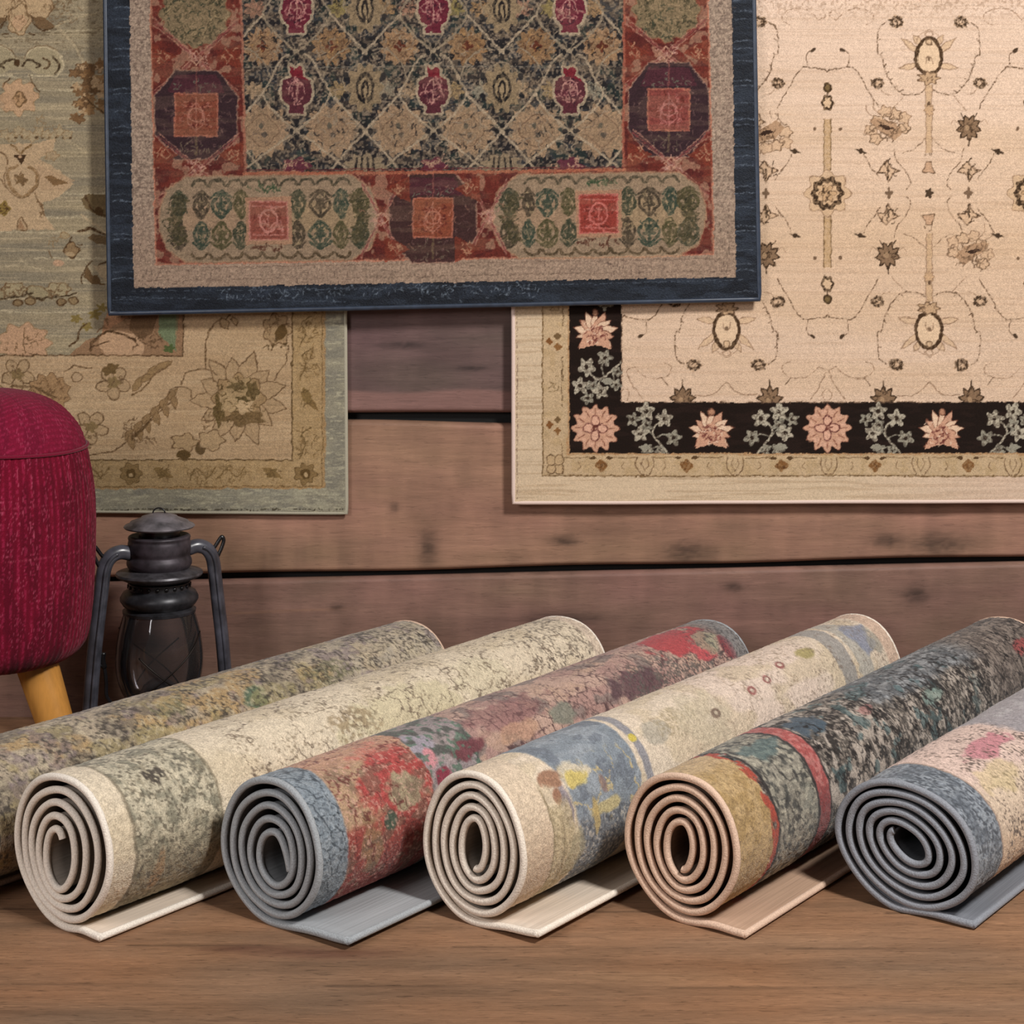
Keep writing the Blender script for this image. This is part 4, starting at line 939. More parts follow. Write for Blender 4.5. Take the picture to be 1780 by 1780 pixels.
def pat_cream(t, y):
    n, g, g2, v1, v2, e = field(t, y, 200); c = np.ones(t.shape + (3,), f32) * np.array([220, 202, 172], f32)
    mixc(c, (206, 186, 150), .6 * sstep(.45, .65, fbm(t / 120, y / 80, 201, 3))); mixc(c, (204, 190, 148), .7 * rblob(t, y, 720, 232, 170, 26, n)); mixc(c, (210, 196, 160), .6 * rblob(t, y, 980, 225, 90, 24, n))
    mixc(c, (150, 126, 92), .7 * rblob(t, y, 590, 226, 60, 16, n) * sstep(.4, .6, g2))
    b = rband(t, 50, 236, n, 5); mixc(c, (186, 176, 148), b * .9); mixc(c, (126, 122, 102), b * .75 * sstep(.48, .6, fbm(t / 22, y / 22, 203, 3))); mixc(c, (212, 198, 166), b * .7 * sstep(.56, .64, fbm(t / 15, y / 15, 204, 3)))
    mixc(c, (130, 116, 86), b * .5 * sstep(240, 300, y / 2.2)); mixc(c, (178, 140, 98), .8 * rblob(t, y, 105, 292, 12, 20, n, .3)); mixc(c, (146, 134, 108), b * .6 * sstep(.03, .01, v2)); mixc(c, (96, 88, 72), b * .7 * sstep(.64, .76, g))
    mixc(c, (74, 66, 58), .85 * rblob(t, y, 125, 213, 20, 10, n, .7) * sstep(.3, .5, g)); mixc(c, (110, 104, 88), .7 * rblob(t, y, 190, 215, 24, 16, n, .8) * sstep(.35, .6, g))
    mixc(c, (120, 108, 86), .7 * rband(t, 46, 52, n, 5, 2)); mixc(c, (140, 126, 100), .7 * rband(t, 232, 238, n, 6, 2))
    q = sstep(290, 330, t); mixc(c, (118, 100, 82), q * .85 * sstep(.014, .005, v1)); mixc(c, (100, 84, 70), q * .85 * sstep(.012, .004, v2) * sstep(.42, .55, fbm(t / 120, y / 70, 205, 2)))
    mixc(c, (126, 108, 84), q * .55 * sstep(.66, .76, g) * sstep(.46, .6, n)); mixc(c, (110, 98, 84), .55 * sstep(1120, 1250, t) * sstep(.56, .66, fbm(t / 26, y / 22, 207, 3) * .6 + g * .4))
    mixc(c, (88, 76, 66), sstep(1080, 1160, t) * .85 * sstep(.022, .007, v2)); mixc(c, (214, 190, 166), .7 * sstep(1350, 1365, t))
    return c

def pat_red(t, y):
    n, g, g2, v1, v2, e = field(t, y, 300); d = y / 2.2; c = np.ones(t.shape + (3,), f32) * np.array([190, 154, 136], f32)
    mixc(c, (166, 124, 116), .7 * sstep(.45, .62, fbm(t / 70, y / 50, 301, 3))); mixc(c, (186, 150, 126), .7 * sstep(.54, .66, fbm(t / 60, y / 50, 303, 3))); mixc(c, (126, 112, 106), .7 * sstep(.56, .66, fbm(t / 44, y / 36, 305, 3)))
    b = rband(t, 60, 285, n, 14); mixc(c, (176, 140, 106), b); mixc(c, (172, 62, 58), b * .95 * rblob(t, y, 215, 225, 86, 40, n, .6)); mixc(c, (152, 56, 50), b * .9 * sstep(245, 262, d + 20 * (n - .5)))
    mixc(c, (196, 78, 74), b * .7 * sstep(.5, .62, g2) * rblob(t, y, 220, 220, 80, 40, n)); mixc(c, (160, 146, 112), b * .95 * rblob(t, y, 225, 240, 40, 16, n, .7)); mixc(c, (150, 118, 80), b * .8 * rblob(t, y, 120, 272, 26, 22, n, .6)); mixc(c, (118, 94, 74), b * .6 * sstep(.54, .64, fbm(t / 18, y / 18, 306, 3)))
    mixc(c, (64, 88, 70), .9 * rblob(t, y, 170, 258, 14, 8, n, .5)); mixc(c, (206, 148, 118), b * .6 * sstep(205, 190, d)); mixc(c, (214, 160, 140), b * .6 * sstep(.68, .78, g)); mixc(c, (100, 38, 36), b * .7 * sstep(.026, .008, v2))
    k = rband(t, 285, 430, n, 12); mixc(c, (150, 138, 140), k * .8); mixc(c, (154, 146, 160), k * .8 * rblob(t, y, 300, 205, 40, 20, n)); mixc(c, (84, 86, 80), k * .9 * sstep(.48, .6, fbm(t / 20, y / 20, 308, 3))); mixc(c, (212, 130, 136), .9 * rblob(t, y, 308, 222, 16, 9, n, .6)); mixc(c, (150, 48, 66), .9 * rblob(t, y, 320, 240, 18, 8, n, .7)); mixc(c, (120, 60, 66), .9 * rblob(t, y, 405, 225, 36, 10, n, .7)); mixc(c, (88, 116, 96), k * .8 * sstep(.66, .74, g2))
    q = sstep(420, 450, t); mixc(c, (92, 66, 66), q * .95 * sstep(.10, .04, e) * sstep(.36, .5, fbm(t / 60, y / 60, 309, 2))); mixc(c, (104, 80, 76), q * .8 * sstep(.018, .006, v2))
    mixc(c, (134, 84, 84), .5 * rblob(t, y, 560, 205, 110, 18, n, .7)); mixc(c, (194, 146, 114), .7 * rblob(t, y, 560, 228, 70, 10, n, .6)); mixc(c, (122, 128, 112), .8 * rblob(t, y, 700, 226, 40, 12, n, .6)); mixc(c, (86, 58, 66), .75 * rblob(t, y, 950, 226, 90, 14, n, .7)); mixc(c, (98, 90, 84), .8 * sstep(860, 960, t) * sstep(.5, .62, g * .5 + fbm(t / 22, y / 22, 310, 3) * .5) * sstep(196, 212, d))
    mixc(c, (188, 66, 70), .95 * rblob(t, y, 1190, 190, 110, 24, n, .7)); mixc(c, (204, 74, 80), .9 * rblob(t, y, 1230, 218, 36, 14, n, .7)); mixc(c, (150, 148, 120), .8 * rblob(t, y, 1270, 208, 50, 14, n, .8)); mixc(c, (140, 50, 60), .8 * rblob(t, y, 1320, 222, 26, 14, n, .6)); mixc(c, (128, 128, 128), .85 * sstep(1310, 1350, t)); mixc(c, (70, 66, 66), .6 * sstep(1180, 1260, t) * sstep(.62, .74, g))
    f = rband(t, -60, 62, n, 4); mixc(c, (128, 140, 150), f); mixc(c, (150, 160, 168), f * .6 * sstep(.5, .66, g2)); mixc(c, (60, 68, 76), f * .9 * sstep(.09, .03, e)); mixc(c, (78, 88, 98), f * .6 * sstep(.62, .74, g))
    return c

def pat_blue(t, y):
    n, g, g2, v1, v2, e = field(t, y, 400); d = y / 2.2; c = np.ones(t.shape + (3,), f32) * np.array([218, 198, 172], f32)
    mixc(c, (222, 196, 178), .7 * sstep(560, 700, t) * sstep(1150, 1000, t)); mixc(c, (202, 180, 144), .6 * sstep(.48, .64, fbm(t / 80, y / 60, 401, 3)))
    s = d - 200
    a0 = 130 + .55 * np.clip(s, -60, 60) * .6; b0 = 348 - .9 * np.clip(s - 45, 0, 90)
    bl = sstep(a0 - 4, a0 + 4, t + 16 * (n - .5)) * sstep(b0 + 3, b0 - 3, t + 8 * (n - .5)); mixc(c, (128, 138, 148), bl); mixc(c, (150, 158, 166), bl * .7 * sstep(.5, .64, fbm(t / 40, y / 30, 403, 3))); mixc(c, (104, 112, 124), bl * .7 * sstep(.56, .66, fbm(t / 26, y / 26, 404, 3)))
    lo = bl * sstep(256, 268, d); mixc(c, (112, 116, 122), lo * .8); mixc(c, (186, 178, 166), lo * .8 * sstep(.62, .72, g)); mixc(c, (74, 76, 84), lo * .7 * sstep(.36, .26, g))
    mixc(c, (206, 190, 160), bl * .9 * rblob(t, y, 175, 222, 34, 8, n, .9)); mixc(c, (190, 168, 116), bl * .9 * sstep(.035, .012, v2) * sstep(205, 225, d) * sstep(275, 262, d)); mixc(c, (204, 180, 84), .85 * rblob(t, y, 178, 226, 22, 7, n, .8)); mixc(c, (198, 176, 110), .8 * rblob(t, y, 235, 258, 50, 5, n, .5)); mixc(c, (190, 160, 92), .8 * rblob(t, y, 200, 262, 8, 14, n, .4)); mixc(c, (142, 112, 104), .8 * rblob(t, y, 238, 240, 10, 8, n, .4)); mixc(c, (120, 112, 128), .8 * rblob(t, y, 128, 246, 14, 16, n, .4))
    mixc(c, (160, 114, 86), .95 * rblob(t, y, 108, 218, 26, 8, n, .7)); mixc(c, (150, 100, 74), .9 * rblob(t, y, 112, 234, 12, 7, n, .4))
    k = rband(t, 76, 135, n, 4) * sstep(232, 246, d); mixc(c, (190, 170, 128), k * .8); mixc(c, (136, 118, 86), .8 * rband(t, 74, 79, n, 4, 2) * sstep(216, 230, d)); mixc(c, (150, 132, 96), k * .6 * sstep(.6, .72, g)); mixc(c, (140, 122, 90), .7 * rband(t, 104, 108, n, 5, 2) * sstep(240, 255, d)); mixc(c, (168, 156, 118), .7 * rblob(t, y, 140, 285, 24, 22, n, .4))
    mixc(c, (132, 132, 142), .85 * rband(t, 362, 384, n, 5)); mixc(c, (210, 186, 60), .95 * rblob(t, y, 372, 214, 11, 4, n, .3))
    mixc(c, (172, 162, 144), .8 * rblob(t, y, 440, 217, 40, 12, n, .3)); mixc(c, (150, 132, 96), .5 * rblob(t, y, 520, 216, 60, 14, n, .6) * sstep(.45, .6, g)); mixc(c, (150, 126, 100), .6 * sstep(.012, .004, v1) * sstep(400, 460, t)); mixc(c, (196, 180, 150), .6 * rblob(t, y, 600, 222, 80, 30, n, .5))
    for a, b in ((790, 218), (860, 214), (640, 224), (940, 205)):
        rr = np.hypot((t - a) / 13, (y - b * 2.2) / 10); mixc(c, (150, 76, 72) if a != 640 else (120, 96, 80), .8 * sstep(.45, .2, np.abs(rr - .8) + .5 * (n - .5)))
    mixc(c, (166, 150, 88), .9 * rblob(t, y, 1058, 203, 34, 8, n, .4)); mixc(c, (150, 146, 142), .85 * rband(t, 1140, 1200, n, 10)); mixc(c, (170, 166, 156), .8 * rband(t, 1215, 1270, n, 14)); mixc(c, (128, 134, 156), .85 * rblob(t, y, 1290, 208, 40, 22, n, .6)); mixc(c, (150, 144, 130), .7 * rblob(t, y, 1330, 222, 30, 16, n, .6)); mixc(c, (208, 172, 146), .8 * sstep(1340, 1352, t)); mixc(c, (120, 100, 84), .5 * sstep(.66, .74, g) * sstep(500, 900, t) * sstep(.5, .6, n))
    f = rband(t, -60, 74, n, 3); mixc(c, (214, 190, 160), f * .9); mixc(c, (196, 164, 130), f * .6 * sstep(225, 290, d))
    return c

def pat_black(t, y):
    n, g, g2, v1, v2, e = field(t, y, 500); d = y / 2.2; c = np.ones(t.shape + (3,), f32) * np.array([92, 84, 76], f32)
    mixc(c, (176, 162, 148), .95 * sstep(.46, .56, fbm(t / 12, y / 20, 501, 4))); mixc(c, (40, 35, 33), .9 * sstep(.52, .62, fbm(t / 16, y / 24, 503, 4))); mixc(c, (172, 156, 140), .6 * sstep(.6, .7, g))
    bl = sstep(560, 640, t) * sstep(1150, 1040, t) * sstep(220, 205, d + 20 * (n - .5)); mixc(c, (96, 104, 112), bl * .7); mixc(c, (158, 160, 162), bl * .75 * sstep(.54, .64, fbm(t / 22, y / 12, 505, 4))); mixc(c, (60, 92, 96), .6 * sstep(.62, .7, fbm(t / 36, y / 30, 507, 3)) * sstep(1100, 900, t)); mixc(c, (66, 84, 100), .85 * rblob(t, y, 370, 192, 46, 16, n, .7)); mixc(c, (128, 152, 140), .7 * rblob(t, y, 800, 226, 40, 8, n, .6)); mixc(c, (176, 110, 104), .6 * rblob(t, y, 560, 208, 30, 6, n, .7))
    mixc(c, (118, 102, 92), .6 * sstep(1000, 1150, t)); mixc(c, (170, 70, 68), .85 * rblob(t, y, 1290, 224, 40, 10, n, .6)); mixc(c, (24, 20, 20), .8 * sstep(.028, .01, v2)); mixc(c, (36, 32, 32), .75 * sstep(.08, .03, e) * sstep(500, 600, t))
    b = rband(t, 128, 272, n, 8); mixc(c, (140, 134, 118), b * .85); mixc(c, (70, 70, 66), b * .85 * sstep(.5, .62, fbm(t / 12, y / 12, 509, 4))); mixc(c, (176, 168, 146), b * .7 * sstep(.6, .7, g2)); mixc(c, (50, 48, 46), b * .7 * sstep(.03, .01, v2)); mixc(c, (84, 108, 108), b * .7 * rblob(t, y, 200, 195, 60, 12, n, .7))
    mixc(c, (174, 76, 72), .95 * rband(t, 276, 318, n, 5)); mixc(c, (196, 124, 116), .6 * rband(t, 276, 318, n, 5) * sstep(.5, .62, g2)); mixc(c, (120, 44, 46), .5 * rband(t, 276, 318, n, 5) * sstep(245, 260, d)); mixc(c, (44, 40, 40), .85 * rband(t, 126, 134, n, 6, 2)); mixc(c, (48, 42, 42), .8 * rband(t, 268, 276, n, 5, 2)); mixc(c, (48, 42, 42), .7 * rband(t, 317, 323, n, 5, 2))
    f = rband(t, -60, 112, n, 8); mixc(c, (186, 152, 100), f); mixc(c, (164, 130, 76), f * .7 * sstep(.48, .62, fbm(t / 20, y / 20, 511, 3))); mixc(c, (200, 168, 124), f * .7 * sstep(200, 180, d)); mixc(c, (180, 66, 48), .95 * rband(t, 106, 126, n, 14, 2) * sstep(.38, .48, fbm(t / 20, y / 22, 513, 3) + .12 * sstep(225, 240, d))); mixc(c, (120, 92, 56), f * .4 * sstep(.66, .76, g))
    return c

def pat_grey(t, y):
    n, g, g2, v1, v2, e = field(t, y, 600); d = y / 2.2; c = np.ones(t.shape + (3,), f32) * np.array([212, 186, 158], f32)
    mixc(c, (216, 182, 172), .7 * sstep(215, 190, d + 30 * (n - .5))); mixc(c, (206, 168, 128), .6 * sstep(235, 265, d + 30 * (n - .5))); mixc(c, (196, 108, 122), .75 * rblob(t, y, 280, 178, 90, 10, n, .8)); mixc(c, (80, 66, 58), .75 * sstep(.60, .70, g * .55 + fbm(t / 24, y / 24, 601, 3) * .45) * sstep(120, 140, t)); mixc(c, (96, 78, 66), .6 * sstep(.014, .005, v2)); mixc(c, (200, 176, 116), .5 * rblob(t, y, 200, 205, 60, 14, n, .6))
    mixc(c, (148, 144, 150), .85 * sstep(400, 430, t + 40 * (n - .5) - .6 * (d - 190))); mixc(c, (178, 174, 174), .6 * sstep(.54, .64, fbm(t / 26, y / 20, 603, 3)) * sstep(430, 460, t)); mixc(c, (120, 116, 116), .6 * sstep(900, 1100, t))
    f = rband(t, -60, 104, n, 4); mixc(c, (116, 124, 134), f); mixc(c, (150, 158, 166), f * .75 * sstep(.54, .66, g)); mixc(c, (66, 72, 80), f * .75 * sstep(.44, .32, g)); mixc(c, (88, 96, 106), f * .5 * sstep(.5, .6, n)); mixc(c, (160, 130, 110), .7 * rband(t, 102, 108, n, 4, 2))
    return c

def roll(px, py, a, b, turns, pitch, inner, cin, L, tail, lift, pat, bcol, backcol, label, rot0=0.0, rot1=0.0, curl=0.0, dense=2.6, hemcol=None):
    d = F * CH / (py - HZ)
    base = np.array([(px - 890) * d / F, d - D, 0.0])
    root = empty('rolled_rug', base, label, 'rolled rug', 'rolled rugs lying side by side on the floor')
    h = .0044
    # centre line of the wound sheet in the cross-section plane (u, z)
    nt = 150; PSI = turns * 2 * math.pi; ps = np.linspace(0, PSI, int(turns * nt))
    w = ps / PSI
    ra = (a - h) * (1 - w) + inner[0] * w; rb = (b - h) * (1 - w) + inner[1] * w
    wob = 1 + .012 * np.sin(3 * ps + px) + .008 * np.sin(5.3 * ps + 1)
    be = rot0 * (1 - w) + rot1 * w
    eu, ez = -np.sin(ps) * ra * wob, -np.cos(ps) * rb * wob
    cu = cin[0] * w; cz = cin[1] * w
    su = cu + eu * np.cos(be) - ez * np.sin(be); sz = cz + eu * np.sin(be) + ez * np.cos(be)
    if curl:
        k = int(nt * curl); q = np.linspace(0, 1, k) ** 2
        su[-k:] += q * .010; sz[-k:] -= q * .016
    i0 = int(np.argmin(sz[:int(nt * .6)])); su, sz, ps = su[i0:], sz[i0:], ps[i0:]
    sz = sz - sz[0] + h; u0 = su[0]
    tu = np.linspace(tail, 0, 26)[:-1]
    tz = h + lift * (tu / tail) ** 2 * (tu > 0) + .004 * np.sin(tu / tail * math.pi) ** 2
    cu_ = np.concatenate([u0 + tu, su]); cz_ = np.concatenate([tz, sz]); ntail = len(tu)
    # smooth the join
    for _ in range(6):
        k = slice(ntail - 6, ntail + 8); m = (np.roll(cz_, 1) + np.roll(cz_, -1) + 2 * cz_) / 4; cz_[k] = m[k]
    tgx, tgz = np.gradient(cu_), np.gradient(cz_); ln = np.hypot(tgx, tgz); tgx /= ln; tgz /= ln
    ox, oz = -tgz, tgx                      # candidate normal
    if ox[ntail + nt // 4] > 0: ox, oz = -ox, -oz
    # outward = away from the axis: at the left quarter it points to -u
    def pt(u, z, t):
        s = 1 + .06 * t / 1.4
        return (u * s)[..., None] * UX + (z * s)[..., None] * ZX + t[..., None] * AX
    # woven sheet, a closed strip
    kk = np.where(np.arange(len(cu_)) < ntail, .72, .1)
    ring_u = np.concatenate([cu_ + ox * h * kk, (cu_ - ox * h * .9)[::-1]]); ring_z = np.concatenate([cz_ + oz * h * kk, (cz_ - oz * h * .9)[::-1]])
    m = len(ring_u); ts = np.array([.003, .03, L * .5, L - .003])
    V = np.stack([pt(ring_u, ring_z, np.full(m, t)) for t in ts])
    wi = np.concatenate([np.arange(len(cu_)), np.arange(len(cu_))[::-1]]); tone = 1 - .42 * sstep(ntail + nt * .05, ntail + nt * .3, wi)  # inner turns darkened: shade inside the deep roll painted into the backing colour
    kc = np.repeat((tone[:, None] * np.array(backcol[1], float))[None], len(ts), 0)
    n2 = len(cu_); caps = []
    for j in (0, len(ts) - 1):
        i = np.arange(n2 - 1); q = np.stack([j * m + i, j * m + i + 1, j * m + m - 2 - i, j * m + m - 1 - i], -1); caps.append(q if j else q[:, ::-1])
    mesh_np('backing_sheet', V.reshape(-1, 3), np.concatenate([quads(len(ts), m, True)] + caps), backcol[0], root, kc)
    # patterned pile on the outermost turn
    e = ntail + int(nt * 1.06); su_, sz_ = cu_[ntail:e] + ox[ntail:e] * h, cz_[ntail:e] + oz[ntail:e] * h
    arc = np.concatenate([[0], np.cumsum(np.hypot(np.diff(su_), np.diff(sz_)))]); A = arc[-1]
    ny = int(A * 1000 / dense); ya = np.linspace(0, A, ny); uu = np.interp(ya, arc, su_); zz = np.interp(ya, arc, sz_); pp = np.interp(ya, arc, ps[:len(arc)])
    nx = int(L * 1000 / dense); ta = np.linspace(.002, L - .002, nx)
    T, Y = np.meshgrid(ta, ya); Cc = pat((T * 1000).astype(f32), np.repeat((np.degrees(pp) * 2.2)[:, None], nx, 1).astype(f32))
    nzv = vnoise(T * 1000 / 5, Y * 1000 / 5, 5); Cc = desat(Cc * (.93 + .14 * nzv)[..., None], .8) * 1.06
    on_u = np.interp(ya, arc, ox[ntail:e]); on_z = np.interp(ya, arc, oz[ntail:e])
    bump = .0016 * (nzv - .5) + .003 * (fbm(T * 1000 / 120, Y * 1000 / 120, 7, 2) - .35)
    P = pt(uu[:, None] + on_u[:, None] * bump + 0 * T, zz[:, None] + on_z[:, None] * bump + 0 * T, T)
    mesh_np('pile', P.reshape(-1, 3), quads(ny, nx), M_ROLL, root, Cc)
    # bound edges: the wound front and back rims and the straight hem of the tail
    for t, nm in ((0.0, 'edge_binding'), (L, 'edge_binding')):
        st = 1 if t == 0 else 3
        line = pt(cu_[::st], cz_[::st], np.full(len(cu_[::st]), t)); tube(nm, line, .0061, bcol, root, seg=10, flat=1.0)
    tl = np.linspace(-.004, L + .004, 40); lf = lift * .5 * np.sin(tl / L * math.pi)
    tube('hem', pt(np.full(40, u0 + tail), np.full(40, tz[0]) + lf * 0, tl), .0056, bcol, root, seg=10)
    return root

def bindm(name, c): return pile_mat(name, 380, .8, 1.12, .35, .75, base=c, sheen=.1)
B_CR, B_GY, B_CR2, B_TN, B_BL = bindm('binding_cream', (248, 238, 224)), bindm('binding_grey', (168, 173, 177)), bindm('binding_ivory', (248, 236, 220)), bindm('binding_tan', (230, 198, 174)), bindm('binding_blue_grey', (148, 152, 160))
def backm(name, c): return (pile_mat(name, 1.0, .84, 1.06, .2, .8, base=None, sheen=0, stretch=(5, 210, 210), turn=-53), c)
K_CR, K_GY, K_TN, K_BL = backm('backing_cream', (226, 210, 192)), backm('backing_grey', (168, 171, 174)), backm('backing_tan', (190, 158, 134)), backm('backing_blue_grey', (124, 127, 134))

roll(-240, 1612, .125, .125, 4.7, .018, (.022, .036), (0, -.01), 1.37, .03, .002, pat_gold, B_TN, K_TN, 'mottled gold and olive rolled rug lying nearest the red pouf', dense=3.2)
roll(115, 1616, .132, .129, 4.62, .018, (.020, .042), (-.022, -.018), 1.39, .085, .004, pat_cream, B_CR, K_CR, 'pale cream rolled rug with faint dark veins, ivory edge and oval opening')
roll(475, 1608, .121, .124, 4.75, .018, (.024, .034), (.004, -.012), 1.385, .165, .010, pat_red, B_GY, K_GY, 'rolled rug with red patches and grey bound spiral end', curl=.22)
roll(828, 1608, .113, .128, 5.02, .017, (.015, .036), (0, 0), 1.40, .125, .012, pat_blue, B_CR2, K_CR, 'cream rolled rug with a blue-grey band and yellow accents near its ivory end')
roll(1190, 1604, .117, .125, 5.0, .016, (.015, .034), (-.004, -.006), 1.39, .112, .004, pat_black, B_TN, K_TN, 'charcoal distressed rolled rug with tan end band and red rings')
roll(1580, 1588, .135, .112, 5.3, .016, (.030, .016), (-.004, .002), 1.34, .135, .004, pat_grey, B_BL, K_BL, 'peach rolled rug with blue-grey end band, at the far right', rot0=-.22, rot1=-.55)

# ------------------------------------------------------------------ crimson pouf
def build_pouf():
    cx, cy = -1.052, -.54
    root = empty('pouf', (cx, cy, 0), 'crimson corduroy pouf on oak legs beside the lantern', 'pouf')
    prof = np.array([(0, .262), (.10, .262), (.150, .266), (.182, .288), (.196, .325), (.204, .40), (.2075, .48), (.2075, .56), (.203, .62), (.196, .665), (.191, .686), (.187, .700), (.172, .735), (.140, .772), (.095, .796), (.045, .808), (0, .811)])
    pr = np.array(cat([tuple(q) for q in prof], 9)); ar = np.concatenate([[0], np.cumsum(np.linalg.norm(np.diff(pr, axis=0), axis=1))])
    ny, nx = 260, 760; s = np.linspace(0, ar[-1], ny); rr = np.interp(s, ar, pr[:, 0]); zz = np.interp(s, ar, pr[:, 1])
    ang = np.arange(nx) / nx * 2 * math.pi; A, S = np.meshgrid(ang, s); R = np.repeat(rr[:, None], nx, 1); Z = np.repeat(zz[:, None], nx, 1)
    top = sstep(.688, .70, Z)
    rib = np.cos(A * 92) * .5 + .5; ribt = np.cos((S + .02 * np.sin(A * 3)) * 2 * math.pi / .0125) * .5 + .5
    rb = rib * (1 - top) + ribt * top
    low = fbm(A * 12, S * 14, 3, 4); fl = vnoise(A * 150, S * 210, 9); fl2 = vnoise(A * 60, S * 340, 10)
    R2 = R + (.0011 * (rb - .5) + .004 * (low - .5)) * sstep(0.0, .1, R)
    c = np.ones(A.shape + (3,), f32) * np.array([116, 10, 38], f32)
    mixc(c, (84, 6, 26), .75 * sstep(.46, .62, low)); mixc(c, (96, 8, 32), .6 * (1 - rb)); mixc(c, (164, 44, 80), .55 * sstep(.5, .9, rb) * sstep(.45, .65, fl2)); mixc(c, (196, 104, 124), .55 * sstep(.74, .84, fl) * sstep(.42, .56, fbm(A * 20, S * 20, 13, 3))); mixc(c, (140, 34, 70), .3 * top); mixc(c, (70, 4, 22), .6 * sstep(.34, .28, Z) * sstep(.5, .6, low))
    for z0 in (.60, .50): mixc(c, (176, 84, 100), .45 * sstep(.002, .0005, np.abs(Z - z0 - .006 * np.sin(A * 2))) * sstep(.4, .55, fl))
    V = np.stack([R2 * np.cos(A), R2 * np.sin(A), Z], -1)
    m = pile_mat('crimson_corduroy', 520, .8, 1.2, .3, .9, sheen=.06)
    mesh_np('cushion', V.reshape(-1, 3), quads(ny, nx, True), m, root, c)
    a = np.linspace(0, 2 * math.pi, 140)[:-1]
    tube('seam', np.stack([.1915 * np.cos(a), .1915 * np.sin(a), .692 + .002 * np.sin(a * 3)], -1), .0036, pile_mat('crimson_piping', 500, .8, 1.2, .2, .9, base=(116, 14, 44)), root, 8, True)
    oak = wood_mat('oak', (30, 30, 4), .12, attr=False, base=(196, 138, 66), bump=.05, rough=.4)
    for th in (-.30, 2.3, -2.25):
        o = np.array([math.cos(th), math.sin(th), 0])
        p0 = o * .100 + [0, 0, .285]; p1 = o * .205 + [0, 0, 0.0]
        ts = np.array([0, .1, .5, .9, .985, 1.0]); pts = [p0 + (p1 - p0) * t for t in ts]
        tube('leg', pts, [.041, .041, .036, .030, .029, .024], oak, root, 24)
build_pouf()

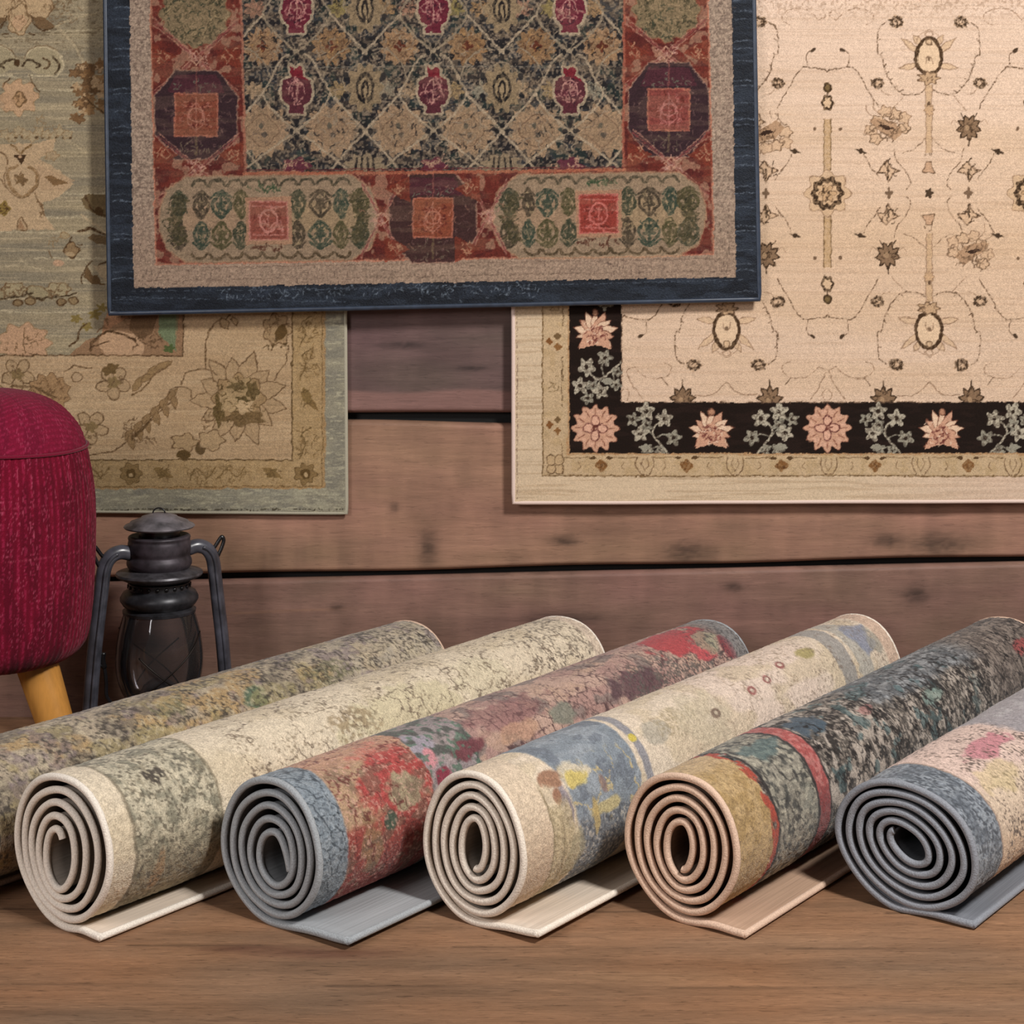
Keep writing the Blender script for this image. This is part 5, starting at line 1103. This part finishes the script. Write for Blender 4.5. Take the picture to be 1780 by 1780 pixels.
# ------------------------------------------------------------------ hurricane lantern
def build_lantern():
    d = 3.78; x = (277 - 890) * d / F
    root = empty('lantern', (x, d - D, 0), 'black hurricane lantern with dusty glass globe beside the red pouf', 'lantern')
    blk = plain_mat('black_enamel', (20, 20, 23), .32, noise=.3, scale=30, spec=.6)
    old = plain_mat('worn_metal', (66, 60, 66), .5, metal=.35, noise=.3, scale=40, bump=.15)
    tb = plain_mat('tube_enamel', (70, 70, 78), .28, noise=.25, scale=30, spec=.6)
    lathe('fuel_tank', [(.06, 0), (.112, .004), (.116, .012), (.116, .06), (.108, .075), (.06, .086), (.045, .09)], blk, root)
    lathe('burner', [(.045, .088), (.085, .092), (.088, .1), (.07, .108), (.045, .112), (.042, .125), (.034, .142), (.02, .152), (.008, .154)], plain_mat('burner_metal', (92, 90, 94), .28, metal=.7, noise=.2), root)
    # globe with wall thickness
    g, nt, b = mat('smoky_glass'); L = nt.links.new
    for n in list(nt.nodes):
        if n.type != 'OUTPUT_MATERIAL': nt.nodes.remove(n)
    out = [n for n in nt.nodes if n.type == 'OUTPUT_MATERIAL'][0]
    tr = nd(nt, 'ShaderNodeBsdfTransparent'); tr.inputs[0].default_value = (.66, .65, .66, 1)
    gl = nd(nt, 'ShaderNodeBsdfGlossy'); gl.inputs['Roughness'].default_value = .07; gl.inputs[0].default_value = (.9, .9, .92, 1)
    df = nd(nt, 'ShaderNodeBsdfDiffuse'); df.inputs[0].default_value = (.12, .11, .11, 1)
    fr = nd(nt, 'ShaderNodeFresnel'); fr.inputs['IOR'].default_value = 1.5
    m1 = nd(nt, 'ShaderNodeMixShader'); m1.inputs[0].default_value = .16; L(tr.outputs[0], m1.inputs[1]); L(df.outputs[0], m1.inputs[2])
    m2 = nd(nt, 'ShaderNodeMixShader'); L(fr.outputs[0], m2.inputs[0]); L(m1.outputs[0], m2.inputs[1]); L(gl.outputs[0], m2.inputs[2]); L(m2.outputs[0], out.inputs['Surface'])
    gp = cat([(.062, .108), (.076, .122), (.089, .155), (.094, .19), (.0925, .225), (.087, .26), (.079, .29), (.075, .302)], 6)
    lathe('glass_globe', gp, g, root, 72, close=False)
    lathe('globe_collar', [(.071, .298), (.078, .3), (.079, .306), (.07, .312), (.078, .318), (.084, .328), (.084, .334), (.078, .345), (.066, .352), (.066, .366), (.05, .372)], plain_mat('collar_metal', (50, 50, 54), .38, metal=.3, noise=.25), root)
    for k in range(22):
        a = k * 2 * math.pi / 22; p = np.array([.0665 * math.cos(a), .0665 * math.sin(a), .359])
        # pressed rivets round the air collar
        tube('vent_rivet', [p, p + [.002 * math.cos(a), .002 * math.sin(a), 0]], .0042, blk, root, 8)
    lathe('flange', [(.05, .366), (.072, .371), (.092, .380), (.094, .384), (.092, .388), (.07, .394), (.058, .398)], plain_mat('flange_metal', (72, 70, 74), .4, metal=.3, noise=.3), root)
    lathe('chimney', cat([(.054, .39), (.062, .394), (.0695, .404), (.0695, .414), (.066, .422), (.0655, .426), (.0675, .434), (.0675, .45), (.066, .458), (.067, .464), (.062, .468), (.045, .466)], 4), old, root)
    lathe('chimney_neck', [(.044, .455), (.044, .487), (.03, .49)], blk, root)
    o = lathe('cap', [(.03, .481), (.074, .484), (.0765, .487), (.074, .490), (.064, .4945), (.062, .498), (.040, .506), (.038, .509), (.014, .516), (.004, .517)], plain_mat('cap_metal', (104, 100, 104), .5, metal=.25, noise=.35, scale=30, bump=.2), root, 72)
    gam = math.radians(27); dx = np.array([math.cos(gam), math.sin(gam), 0])
    a = np.linspace(0, math.pi, 16)
    loop = [np.array([.013 * math.cos(t), -.004, .516 + .011 * math.sin(t)]) for t in a]
    tube('lifting_ring', loop, .0016, blk, root, 8)
    for s in (-1, 1):
        P = lambda r, z: s * r * dx + np.array([0, 0, z])
        pts = cat([P(.062, .432), P(.086, .437), P(.107, .428), P(.120, .405), P(.126, .36), P(.133, .30), P(.142, .22), P(.150, .12), P(.152, .06), P(.146, .025), P(.13, .014), P(.10, .016)], 6)
        t = tube('side_tube', pts, .0125, tb, root, 16, flat=1.25)
        # pressed rib down the outer face of the tube
        nrm = np.array([dx[1], -dx[0], 0])
        tube('tube_rib', np.array(pts[8:-14]) + nrm * .0135, .0038, tb, t, 8)
        ear = [P(.114, .421), P(.126, .434), P(.135, .447), P(.141, .453), P(.145, .445), P(.141, .431), P(.134, .416), P(.126, .399)]
        tube('bail_ear', cat(ear, 5), .0042, blk, root, 8)
    # crossed wire guard
    wire = plain_mat('wire', (34, 28, 24), .45, metal=.6, noise=.2)
    gz, gr = np.array([q[1] for q in gp]), np.array([q[0] for q in gp])
    def guard(a0, a1, z0, z1):
        t = np.linspace(0, 1, 30); z = z0 + (z1 - z0) * t; an = a0 + (a1 - a0) * t; r = np.interp(z, gz, gr) + .006
        tube('guard_wire', np.stack([r * np.cos(an), r * np.sin(an), z], -1), .0017, wire, root, 8)
    guard(math.radians(-112), math.radians(-10), .12, .262); guard(math.radians(-104), math.radians(-42), .222, .128)
    guard(math.radians(68), math.radians(170), .12, .262); guard(math.radians(76), math.radians(138), .222, .128)
    # globe lever on the left
    P = lambda r, z, f=0: -r * dx + np.array([-dx[1] * f, dx[0] * f, z])
    tube('lift_lever', cat([P(.138, .205), P(.128, .198), P(.120, .19), P(.116, .16), P(.115, .13), P(.10, .11), P(.085, .104)], 5), .0042, blk, root, 8)
    tube('lever_knob', cat([P(.122, .225), P(.124, .21), P(.12, .192)], 4), .0062, blk, root, 10)
build_lantern()

# ------------------------------------------------------------------ light
w = bpy.data.worlds.new('world'); scn.world = w; w.use_nodes = True
bg = w.node_tree.nodes['Background']; bg.inputs[0].default_value = (1.0, .96, .95, 1); bg.inputs[1].default_value = .08
def area(name, loc, tgt, size, power, col):
    l = bpy.data.lights.new(name, 'AREA'); l.shape = 'RECTANGLE'; l.size, l.size_y = size; l.energy = power; l.color = col
    o = bpy.data.objects.new(name, l); COL.objects.link(o); o.location = loc
    o.rotation_euler = (Vector(tgt) - Vector(loc)).to_track_quat('-Z', 'Y').to_euler(); return o
area('key_softbox', (1.9, -3.0, 3.2), (.15, -.3, .55), (.6, .6), 156, (1.0, .965, .93))
area('fill_softbox', (-2.1, -3.7, 1.9), (-.1, -.8, .3), (1.0, 1.0), 46, (1.0, .95, .94))
